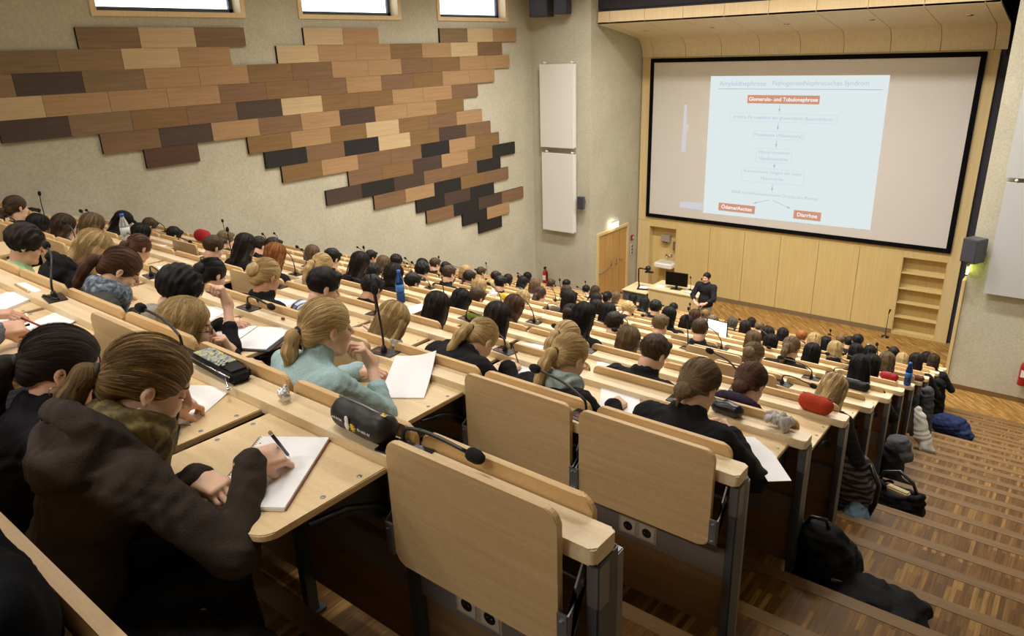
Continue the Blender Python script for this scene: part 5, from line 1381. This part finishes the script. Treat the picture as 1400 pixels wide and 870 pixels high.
# the spiral notebook
nb_=empty('spiral_notebook',(-1.597,.900,fz(0)),R(34),'open white spiral notebook under the writing hand, nearest flap','notebook')
m=MB(); m.box(-.112,.112,-.155,.155,0,.010,0,bev=.001); m.build('page_block',M['paper'],nb_)
m=MB(); m.box(-.110,.113,-.154,.156,.010,.012,0); m.build('top_page',ruled('notebook_page',110,'eaebf1'),nb_)
m=MB(); m.box(.1125,.116,-.152,.160,-.0,.003,0); m.build('red_cover_edge',plain('notebook_cover','8e4a3c',.6),nb_)
m=MB()
for k in range(34):
    y=-.148+.297*k/33
    m.tube([(-.110+.0075*math.cos(t),y,.006+.0085*math.sin(t)) for t in [2*math.pi*q/10 for q in range(10)]],.0008,5,closed=True)
m.build('spiral_binding',M['black'],nb_)
m=MB()
for y in (-.06,.06,-.12,.12): m.lathe([(0,.0122),(.003,.0122)],(-.095,y,0),8)
m.build('punch_holes',M['darkgap'],nb_)
nb_.scale=(.92,1.12,1)
def pen(a,b,r,mats,lab,name='pen'):
    root=empty(name,a,0,lab,'pen'); a=Vector(a);b=Vector(b);d=b-a
    m=MB(); m.tube([(0,0,0),tuple(d*.12)],[r*.15,r],10); m.build('tip',mats[1],root)
    m=MB(); m.tube([tuple(d*.12),tuple(d)],r,10); m.build('barrel',mats[0],root)
    m=MB(); m.tube([tuple(d*.98),tuple(d*1.05)],r*1.1,10); m.build('cap',mats[1],root)
    return root
pen((-1.605,.965,fz(0)+.014),(-1.560,.895,fz(0)+.135),.0048,[plain('pen_blue','2b3650',.35),M['chrome']],'silver and blue pen in the fist of the woman with the olive scarf')
pen((-3.19,.99,fz(0)+.014),(-3.42,.93,fz(0)+.06),.0045,[plain('pen_red','8d1420',.35),plain('pen_red_dark','3a0e12',.35)],'dark red pen held over the papers at the left edge')
pen((-2.462,3.06,fz(2)+.012),(-2.478,3.03,fz(2)+.14),.004,[plain('pencil_brown','8b5a3a',.5),M['darkgap']],'brown pencil held upright by the woman in the thick black coat','pencil')
sheetpile('paper_sheets',(-2.19,.98),.19,.27,30,fz(0),'white sheet half hidden behind the olive-scarf woman',curl=.01)
sheetpile('notebook',(-3.95,1.01),.21,.29,30,fz(0),'open notebook with grey pages at the left image edge','notebook',.012,WRIT)
sheetpile('paper_sheets',(-3.44,1.02),.20,.28,26,fz(0),'white papers under the dark red pen',curl=.06,mat=M['paper'])
sheetpile('paper_sheets',(-3.62,.90),.21,.20,-16,fz(0),'white papers with a dark clip edge left of the red pen','paper')
# folder with notes, second nearest row
fo=empty('ring_binder',(-3.43,1.90,fz(1)),R(28),'open black folder with printed pages on the second nearest row','folder')
m=MB(); m.box(-.20,.24,-.165,.17,0,.006,bev=.002); m.build('cover',plain('folder_black','1d1f24',.5),fo)
m=MB(); m.box(-.185,-.003,-.15,.155,.006,.014,0,bev=.001); m.build('left_pages',WRIT,fo)
m=MB(); m.box(.003,.215,-.15,.155,.006,.012,0,bev=.001); m.build('right_pages',WRIT,fo)
PAD=sheetpile('paper_sheets',(-2.285,2.035),.20,.34,34,fz(1)+.026,'white notepad with faint ruled lines held by the pale blue turtleneck woman',mat=ruled('pad_page',100,'e3e5ee'),curl=.10,t=.006); PAD.rotation_euler=(R(9),0,R(34))
sheetpile('paper_sheets',(-1.76,3.03),.21,.34,29,fz(2),'white writing pad under the hand of the pale blue scarf woman',mat=ruled('pad_page2',100,'dfe1e8'),t=.006)
sheetpile('paper_sheets',(-.935,2.915),.10,.38,39,fz(2),'long white perforated sheet hanging over the flap near the aisle',t=.002,curl=-.03)
sheetpile('paper_sheets',(-2.43,4.02),.18,.24,27,fz(3),'white sheet on the fourth nearest row beside the brown-haired man',curl=.02)
sheetpile('paper_sheets',(-3.08,4.0),.22,.24,30,fz(3),'white sheet lying free behind the woman with low ponytail',curl=.02)
sheetpile('paper_sheets',(-2.40,3.0),.16,.24,20,fz(2),'white page below the raised pencil',mat=WRIT)
sheetpile('paper_sheets',(-4.42,4.08),.18,.30,-14,fz(3)+.04,'white sheet propped up between the blue bottle and the long brown-haired person',curl=.25)
sheetpile('paper_sheets',(-3.98,1.98),.21,.28,26,fz(1),'white notebook page below the bowed auburn-haired woman',mat=M['paper'])
# scattered sheets on the far rows, seen as small white patches
rr=random.Random(5)
for i in range(2,14):
    taken=sorted(OCC.get(i,()))
    for j in taken:
        if rr.random()<.62:
            x=rowx(i)-.055-SP*(j+.5)+rr.uniform(-.12,.12)
            if i<5 and x>-3.4: continue
            if j in STOW.get(i,set()): continue
            kcol=rr.random()
            sheetpile('paper_sheets',(x,rowy(i)-.27+rr.uniform(-.03,.03)),rr.uniform(.17,.22),rr.uniform(.22,.29),rr.uniform(-5,38),fz(i),'white notes on %s, at the %s seat from the aisle'%(rowname(i),NUM[min(j,17)]),'paper',.004,M['paper'] if kcol<.6 else WRIT,group='lecture notes on the desks')
# pencil cases
def blobcase(name,c,L_,r,rz,mat,lab,cat='pencil case',sz=(1,1,1),zip_=True,z=None,parts=True):
    root=empty(name,(c[0],c[1],z),R(rz),lab,cat)
    V,Fc=field([cone((-L_/2+r,0,r*sz[2]),(L_/2-r,0,r*sz[2]),r,r,.01)],r/6,disp=lambda x,y,z:.0022*np.sin(70*x+20*z)*np.sin(60*z+40*y))
    V[:,2]*=sz[2]; V[:,1]*=sz[1]; V[:,2]-=V[:,2].min()
    o=link(bpy.data.objects.new('body',mkmesh('body',V,Fc,[mat]))); o.parent=root
    top=V[:,2].max()
    if zip_:
        m=MB(); m.tube([(-L_/2+.02,0,top-.004),(0,0,top),(L_/2-.02,0,top-.004)],.003,8); m.tube([(L_/2-.03,0,top),(L_/2-.01,.012,top-.004)],.0025,6); m.build('zip',M['bracket'],root)
    return root,top
bz=lambda i:beamz(i)+.0005
BLK=fabric('nylon_black','131316',.55,120)
r,top=blobcase('pencil_case',(-1.505,1.155),.255,.046,-3,plain('nylon_smooth','131316',.5),'black roll pencil case with white and yellow print beside the turtleneck woman',z=bz(0))
# printed front: small rocket-like white figure and yellow star with script either side
def prt(name,s,x,z,size,mat,par,y=-.0495):
    cu=bpy.data.curves.new(name,'FONT'); cu.body=s; cu.size=size; cu.align_x='CENTER'; cu.align_y='CENTER'; cu.extrude=.0004; cu.materials.append(mat)
    o=link(bpy.data.objects.new(name,cu)); dg=bpy.context.evaluated_depsgraph_get(); bpy.context.view_layer.update(); me=bpy.data.meshes.new_from_object(o.evaluated_get(bpy.context.evaluated_depsgraph_get())); bpy.data.objects.remove(o)
    n=link(bpy.data.objects.new(name,me)); n.parent=par; n.location=(x,y,z); n.rotation_euler=(R(90),0,0); return n
WP=plain('print_white','e6e6e6',.6); YP=plain('print_yellow','e9c52c',.6)
prt('printed_script','...und du bist',-.064,.052,.0105,WP,r); prt('printed_script','für mich da!',.062,.047,.0115,WP,r)
m=MB(); m.sphere((-.016,-.0475,.060),.009,seg=10,sz=(1,.3,1.4)); m.sphere((-.016,-.0475,.042),.011,seg=10,sz=(1,.3,1.3)); m.build('printed_figure',WP,r)
m=MB(); st=[]
for k in range(16):
    q=.013 if k%2==0 else .006; st.append((.014+q*math.cos(k*math.pi/8),.046+q*math.sin(k*math.pi/8)))
m.prism(st,'Y',-.0515,-.0485); m.build('printed_star',YP,r)
m=MB(); m.prism(rrect(-.012,.012,-.006,.006,.003),'Z',.0905,.0925); o=m.build('yellow_tag',YP,r); o.location=(.095,0,0)
# organiser pouch with clear lid
r=empty('pencil_pouch',(-2.26,1.15,bz(0)),R(-4),'black zip pouch with clear lid full of coloured bits beside the microphone','pencil case')
m=MB(); m.box(-.155,.150,-.040,.042,0,.050,bev=.014,seg=3); m.build('body',BLK,r)
m=MB(); m.box(-.13,.06,-.032,.034,.0495,.0525,bev=.001); m.build('clear_lid',mottled('pouch_contents','2c2f35','8f96a0','c7c64a',60),r)
m=MB(); 
for k in range(7): m.sphere((.02+.018*(k%4),-.02+.02*(k//4),.055),.006,seg=8,sz=(1,1,.6))
m.build('beads',plain('beads_pale','b9bdb0',.4),r)
m=MB(); m.tube([(-.15,-.042,.036),(0,-.044,.038),(.145,-.040,.036)],.0025,6); m.tube([(.13,-.045,.03),(.155,-.055,.012),(.17,-.06,.004)],.004,8); m.sphere((.172,-.062,.008),.007,seg=8); m.build('zip',M['chrome'],r)
def crumple(name,c,s,z,mat,lab,cat,seed=1,flat=.45):
    q=random.Random(seed); P=[]
    for k in range(9): P.append(ell((q.uniform(-1,1)*s*.6,q.uniform(-.6,.6)*s*.5,s*flat*.5+q.uniform(-.2,.3)*s*flat),(s*q.uniform(.25,.5),s*q.uniform(.15,.35),s*q.uniform(.15,.3)),rotm(q.uniform(0,3),q.uniform(0,3),q.uniform(0,3)),k=.006))
    V,Fc=field(P,s/12,disp=lambda x,y,z:.0025*np.sign(np.sin(150*x+60*z))*np.abs(np.sin(110*y+50*x))*(s/.05))
    V[:,2]-=V[:,2].min()
    o=link(bpy.data.objects.new(name,mkmesh(name,V,Fc,[mat]))); o.location=(c[0],c[1],z); tag(o,lab,cat)
    for p in o.data.polygons: p.use_smooth=False
    return o
crumple('foil_wrapper',(-1.885,1.150),.045,bz(0),plain('foil','cfd0d4',.28,.85),'crumpled silver foil wrapper on the nearest shelf','wrapper',3)
crumple('tissue',(-.965,3.15),.085,bz(2),plain('tissue_print','b9b4b0',.8),'crumpled printed tissue on the shelf near the aisle','tissue',5,.3)
crumple('tissue',(-2.2,9.15),.05,bz(8),plain('tissue_white','dededd',.8),'small crumpled white tissue on a far shelf','tissue',8,.3)
pen((-3.80,1.135,bz(0)+.006),(-3.66,1.15,bz(0)+.006),.006,[M['black'],M['darkgap']],'short black pen lying at the microphone base on the nearest shelf')
pen((-4.15,1.13,bz(0)+.004),(-3.93,1.12,bz(0)+.004),.004,[plain('pen_tan','c79a62',.5),M['white']],'tan pencil lying along the nearest shelf','pencil')
sheetpile('paper_strip',(-4.02,1.155),.24,.035,-1,bz(0),'narrow white paper strip on the nearest shelf','paper',.001)
crumple('candy',(-3.42,2.15),.018,bz(1),plain('candy_red','8a3340',.4),'tiny red sweet wrapper on the second shelf','wrapper',4)
blobcase('pencil_case',(-3.79,3.77+.38),.17,.038,-4,fabric('case_green','6f7f2c',.8),'green open pencil case beside the purple top','pencil case',z=bz(3))
r,t_=blobcase('pencil_case',(-4.40,5.14),.24,.055,-4,fabric('case_orange_green','b0582a',.8),'orange pencil case with bright green inside','pencil case',z=bz(4))
m=MB(); m.prism(rrect(-.075,.075,-.02,.02,.018),'Z',t_-.002,t_+.006); m.build('green_lining',plain('lime_green','5fc832',.6),r)
blobcase('pencil_case',(-1.06,4.13),.21,.055,-6,fabric('case_red_orange','c2452a',.85),'orange-red canvas pencil case beside the streaked blonde hair','pencil case',z=bz(3),sz=(1,.8,1))
blobcase('pencil_case',(-9.9,4.55+.58),.32,.09,-4,fabric('bag_red','a3222a',.8),'red and black bag on a desk near the side wall','bag',z=bz(4),zip_=False)
blobcase('pencil_case',(-1.37,8.14),.19,.045,-4,fabric('case_crimson','a8202a',.7),'crimson pencil case beside the blue bottle near the aisle','pencil case',z=bz(7))
blobcase('glasses_case',(-1.22,3.15),.17,.036,-4,plain('case_black_gloss','121316',.3),'black glasses case on the shelf before the knotted-hair woman','case',z=bz(2),zip_=False)
blobcase('pencil_case',(-1.24,9.15),.16,.035,-4,fabric('case_brown','6d3f2a',.7),'small brown pouch at the shelf end near the aisle','pencil case',z=bz(8))
blobcase('pencil_case',(-1.28,6.15),.24,.04,-4,BLK,'black pencil case behind the black long-haired pair','pencil case',z=bz(5))
blobcase('yellow_box',(-5.95,7.14),.16,.045,-4,plain('yellow_print','e2b31e',.5),'yellow and white snack bag on a middle shelf','bag',z=bz(6),zip_=False)
crumple('paper_bag',(-6.12,7.12),.10,bz(6),plain('bag_white_print','e4dfdd',.6),'crumpled white bag beside the yellow snack bag','bag',12,.7)
blobcase('yellow_folder',(-7.9,12.1),.30,.05,-4,plain('folder_yellow','d8c21f',.6),'yellow folder on a far shelf near the stage door','folder',z=bz(11),zip_=False,sz=(1,1,.5))
def bottle(c,z,h,r0,col,lab,liquid=True,lean=0,capc='2b5fb8'):
    root=empty('water_bottle',(c[0],c[1],z),0,lab,'bottle'); root.rotation_euler=(0,R(lean),0)
    mm,nt,b=newmat('bottle_plastic'); b.inputs['Base Color'].default_value=s2l(col); b.inputs['Transmission Weight'].default_value=.75; b.inputs['Roughness'].default_value=.12; b.inputs['IOR'].default_value=1.3
    m=MB(); m.lathe([(0,0),(r0*.9,0),(r0,.01),(r0,h*.25),(r0*.93,h*.30),(r0,h*.35),(r0,h*.62),(r0*.8,h*.74),(r0*.42,h*.87),(r0*.38,h*.93),(0,h*.93)],n=20); m.build('body',mm,root)
    m=MB(); m.lathe([(0,h*.92),(r0*.46,h*.92),(r0*.46,h),(0,h)],n=16); m.build('cap',plain('bottle_cap',capc,.4),root)
    m=MB(); m.lathe([(r0*1.01,h*.37),(r0*1.012,h*.37),(r0*1.012,h*.58),(r0*1.01,h*.58)],n=20); m.build('wrap_label',plain('bottle_wrap','3a78c8' if liquid else 'cfd6dc',.5),root)
bottle((-4.68,4.15),bz(3),.30,.038,'2f5fae','blue water bottle on the shelf beside the propped white sheet')
bottle((-1.185,8.13),bz(7),.26,.036,'2a52a0','blue water bottle at the aisle end beside the crimson pencil case')
bottle((-7.60,3.14),bz(2),.32,.045,'e8eef2','clear water bottle with blue cap before the side wall',False)
bottle((-9.8,4.15),bz(3),.26,.036,'dfe8ee','clear bottle with pale blue cap near the side wall',False,capc='4f9fd0')
bottle((-2.42,12.15),bz(11),.24,.033,'dfe8ee','small clear bottle on a front shelf near the aisle',False,capc='9fc0c8')
# laptop with a bright page, eighth row or so
r=empty('laptop',(-3.82,9.40-.62+.33,fz(8)),R(-8),'open laptop with bright white page on a front row','laptop')
m=MB(); m.box(-.16,.16,-.11,.11,0,.016,bev=.003); m.build('keyboard_base',M['black'],r)
m=MB(); m.box(-.165,.165,.105,.117,.015,.245,bev=.003); m.build('lid',M['black'],r)
m=MB(); m.box(-.150,.150,.1035,.105,.03,.235); m.build('screen',plain('laptop_page','f4f8ff',.5,emit='eef4ff',es=1.6),r)
# flat dark binders on shelves
for k,(i,x) in enumerate([(6,-5.05),(7,-5.35),(9,-6.9),(5,-2.4),(4,-1.95),(10,-4.4)]):
    m=MB(); m.box(-.13,.13,-.045,.045,0,.018,bev=.003); o=m.build('closed_notebook',[BLK],None,(x,rowy(i)-.05,bz(i)),(0,0,R(rr.uniform(-4,4)))); tag(o,'closed black notebook lying on %s from the stage'%rowname(i),'notebook')
# ---- bags along the aisle
BAGB=fabric('bag_black','09090b',.8,90)
def soft(name,prims,h,mat,lab,cat,disp=None,loc=(0,0,0),rz=0,extra=None):
    root=empty(name,loc,R(rz),lab,cat)
    V,Fc=field(prims,h,disp=disp or (lambda x,y,z:.010*np.sin(26*x+9*np.sin(17*z))*np.sin(19*z+6*y)+.005*np.sin(61*y+33*x+3*np.sin(20*z))+.003*np.sin(90*z+70*x)),cut=lambda X,Y,Z:-Z)
    o=link(bpy.data.objects.new('fabric_body',mkmesh('fabric_body',V,Fc,[mat]))); o.parent=root
    return root
r=soft('backpack_and_coat'.replace('_and_coat',''),[ell((0,0,.16),(.15,.13,.19),k=.05),ell((-.04,-.02,.30),(.10,.09,.08),k=.05),ell((.06,.06,.14),(.12,.08,.12),k=.04)],.012,BAGB,'large black backpack standing on the aisle step under the second shelf','backpack',loc=(-.71,3.27,Hz(2)),rz=10)
m=MB(); m.tube([(-.10,-.02,.36),(-.08,-.02,.41),(-.01,-.02,.41),(.01,-.02,.35)],.010,8); m.build('handle',M['black'],r)
m=MB(); m.box(.05,.10,-.150,-.138,.16,.18,bev=.003); m.build('buckle',M['chrome'],r)
soft('folded_coat',[ell((0,0,.07),(.24,.15,.10),k=.04),ell((.12,-.05,.06),(.15,.13,.085),k=.04),cone((-.2,.04,.11),(.20,.08,.10),.06,.05,.04),cone((-.1,-.10,.08),(.20,-.10,.05),.05,.04,.03)],.011,BAGB,'black coat lying spread on the aisle step beside the backpack','coat',loc=(-.46,3.19,Hz(2)),rz=-4)
def stripes(n):
    m,nt,b=newmat(n); tc=N(nt,'ShaderNodeTexCoord'); w=N(nt,'ShaderNodeTexWave'); w.inputs['Scale'].default_value=9; w.inputs['Distortion'].default_value=4; w.bands_direction='Z'; nt.links.new(tc.outputs['Object'],w.inputs[0])
    r=ramp(nt,w.outputs[0],[(.45,'19181c'),(.6,'615a58')]); nt.links.new(r.outputs[0],b.inputs['Base Color']); b.inputs['Roughness'].default_value=.85; return m
r=soft('backpack',[ell((0,0,.25),(.16,.12,.25),k=.05),ell((.03,-.10,.20),(.11,.06,.16),k=.04)],.012,stripes('stripes_zigzag'),'black and grey striped backpack beside the row end posts','backpack',loc=(-.94,4.78,Fz(4)),rz=20)
m=MB(); m.tube([(.1,-.06,.46),(.16,-.12,.34),(.15,-.13,.2),(.12,-.10,.06)],.016,8); m.tube([(.12,-.1,.06),(.22,-.18,.0+.01),(.24,-.2,.01)],.006,6); m.build('strap',M['black'],r)
soft('jeans_jacket',[ell((0,0,.10),(.09,.12,.12),k=.04),ell((.02,-.06,.05),(.09,.10,.05),k=.03)],.010,fabric('denim_pale','6f8fa6',.9),'pale blue denim jacket stuffed against the striped backpack','jacket',loc=(-.84,4.60,Fz(4)),rz=0)
r=soft('handbag',[ell((0,0,.12),(.20,.12,.14),k=.04),cone((-.14,0,.22),(.14,0,.22),.05,.05,.03),ell((0,.0,.26),(.13,.06,.06),k=.02,op='s')],.009,BAGB,'open black handbag with cream papers inside on the aisle step','handbag',loc=(-.70,5.22,Hz(4)),rz=-14)
m=MB(); m.tube([(-.15,0,.22),(-.13,.03,.32),(-.03,.05,.36),(.08,.03,.32),(.15,0,.22)],.012,8); m.build('strap',M['black'],r)
m=MB(); m.box(-.08,.08,-.03,.03,.14,.25,bev=.01); m.build('papers_inside',plain('cream_paper','c9b98f',.8),r)
soft('rucksack',[ell((0,0,.16),(.14,.12,.18),k=.04),cone((.05,-.05,.05),(.22,-.1,.06),.05,.03,.03)],.012,fabric('rucksack_dark','1e2023',.8),'dark rucksack with grey flap behind the open handbag','rucksack',loc=(-.98,6.35,Hz(5)),rz=0)
soft('grey_cloth',[ell((0,0,.16),(.10,.10,.09),k=.04),ell((.05,-.03,.08),(.08,.08,.07),k=.03)],.012,fabric('grey_cloth','55585c',.9),'grey cloth bundle lying on top of the dark rucksack','cloth',loc=(-.92,6.42,Hz(5)+.17),rz=0)
soft('white_jacket',[cone((-.10,.1,.40),(.0,-.02,.14),.04,.085,.04),cone((-.04,.06,.36),(.06,-.10,.05),.035,.06,.03),cone((.02,-.02,.14),(.12,-.08,.03),.07,.04,.03)],.012,fabric('white_jacket','c6c2ba',.9),'white jacket hanging down to the aisle floor','jacket',disp=lambda x,y,z:.004*np.sin(40*x+9*np.sin(17*z)),loc=(-1.0,8.5,Hz(7)),rz=0)
soft('blue_bag',[ell((0,0,.14),(.24,.17,.15),k=.04),ell((.2,-.08,.08),(.1,.1,.09),k=.04)],.014,fabric('navy_bag','1b2a52',.8),'navy blue sports bag on the lower aisle steps','bag',loc=(-.93,10.45,Hz(9)),rz=0)
soft('black_jacket',[cone((0,0,.62),(.0,0,.15),.09,.13,.04),cone((0,0,.6),(.07,-.02,.28),.05,.04,.03),cone((.06,-.03,.16),(.10,-.05,.01),.03,.02,.02)],.014,BAGB,'black jacket hanging from a row end near the stage','jacket',loc=(-1.24,11.28,Hz(10)+.08),rz=0)
soft('grey_jacket',[cone((0,0,.62),(.0,0,.12),.07,.11,.04),cone((0,0,.6),(.06,-.02,.28),.05,.04,.03)],.014,fabric('coat_grey','4a4e55',.85),'dark grey coat hanging from a row end two rows behind the black jacket','coat',loc=(-1.12,9.28,Hz(8)+.08),rz=0)
# black bag on the camera's own shelf
r=soft('shoulder_bag',[ell((0,0,.06),(.14,.050,.075),k=.03),ell((-.2,-.01,.07),(.16,.050,.085),k=.04)],.006,plain('bag_navy_black','07080c',.85,spec=.1),'black shoulder bag with grey buckle on the nearest shelf of all, lower left corner','bag',loc=(-.93,.145,bz(-1)),rz=-3)
m=MB(); m.box(.015,.055,-.063,-.047,.03,.062,bev=.005); m.tube([(.03,-.052,.06),(.0,-.048,.10),(-.04,-.02,.145)],.010,8); m.build('buckle_strap',plain('buckle_grey','8b8c90',.4,.4),r)

soft('bunched_coat',[ell((0,0,.05),(.16,.17,.07),k=.04),ell((.05,.08,.04),(.13,.12,.06),k=.04),cone((.1,.15,.04),(.12,.2,-.12+.14),.06,.05,.04)],.010,BAGB,'dark coat bunched on the seat beside the olive scarf woman','coat',loc=(-1.47,.46,beamz(-1)-.684),rz=0)  # invented coat, added to keep the pale seat dark like the shade around it
# ------------------------------------------------------------------ world, lights, camera
wd=bpy.data.worlds.new('overcast'); sc.world=wd; wd.use_nodes=True
bg=wd.node_tree.nodes['Background']; bg.inputs[0].default_value=(.80,.88,1.0,1); bg.inputs[1].default_value=3.2
def area(name,loc,sx,sy,e,c=(1,.955,.885),rot=(0,0,0)):
    l=bpy.data.lights.new(name,'AREA'); l.shape='RECTANGLE'; l.size=sx; l.size_y=sy; l.energy=e; l.color=c
    o=link(bpy.data.objects.new(name,l)); o.location=loc; o.rotation_euler=rot; return o
for y,e in ((-2.5,92),(1.4,36),(5.2,74),(9.2,150),(13.2,262)):
    for x in (-8.6,-5.4,-2.4):
        o=area('ceiling_lamp',(x,y,ZT-.15),1.6,.5,e*(.55 if (x<-8 and y<6) else 1)); o.data.spread=R(140)
area('stage_lamp',(-6.2,16.9,ZC+.2),7,.4,34,(1,.90,.72))
cam=bpy.data.cameras.new('camera'); cam.sensor_width=36; cam.sensor_fit='HORIZONTAL'; cam.lens=991.0221622840772/1400*36; cam.clip_start=.05; cam.clip_end=100
co=link(bpy.data.objects.new('camera',cam))
yw,pi_,ro=R(-39.31681906),R(20.21555007),R(-1.909589)
f=Vector((math.sin(yw)*math.cos(pi_),math.cos(yw)*math.cos(pi_),-math.sin(pi_))); r_=Vector((math.cos(yw),-math.sin(yw),0)); u=r_.cross(f)
r2=r_*math.cos(ro)+u*math.sin(ro); u2=r2.cross(f)
mw=Matrix.Identity(4)
for a in range(3): mw[a][0]=r2[a]; mw[a][1]=u2[a]; mw[a][2]=-f[a]
mw[2][3]=ZC
co.matrix_world=mw
sc.camera=co
vs=sc.view_settings; vs.view_transform='Standard'; vs.look='None'; vs.gamma=1; vs.exposure=0; vs.use_curve_mapping=False
sc.cycles.use_denoising=True
sc.cycles.max_bounces=8
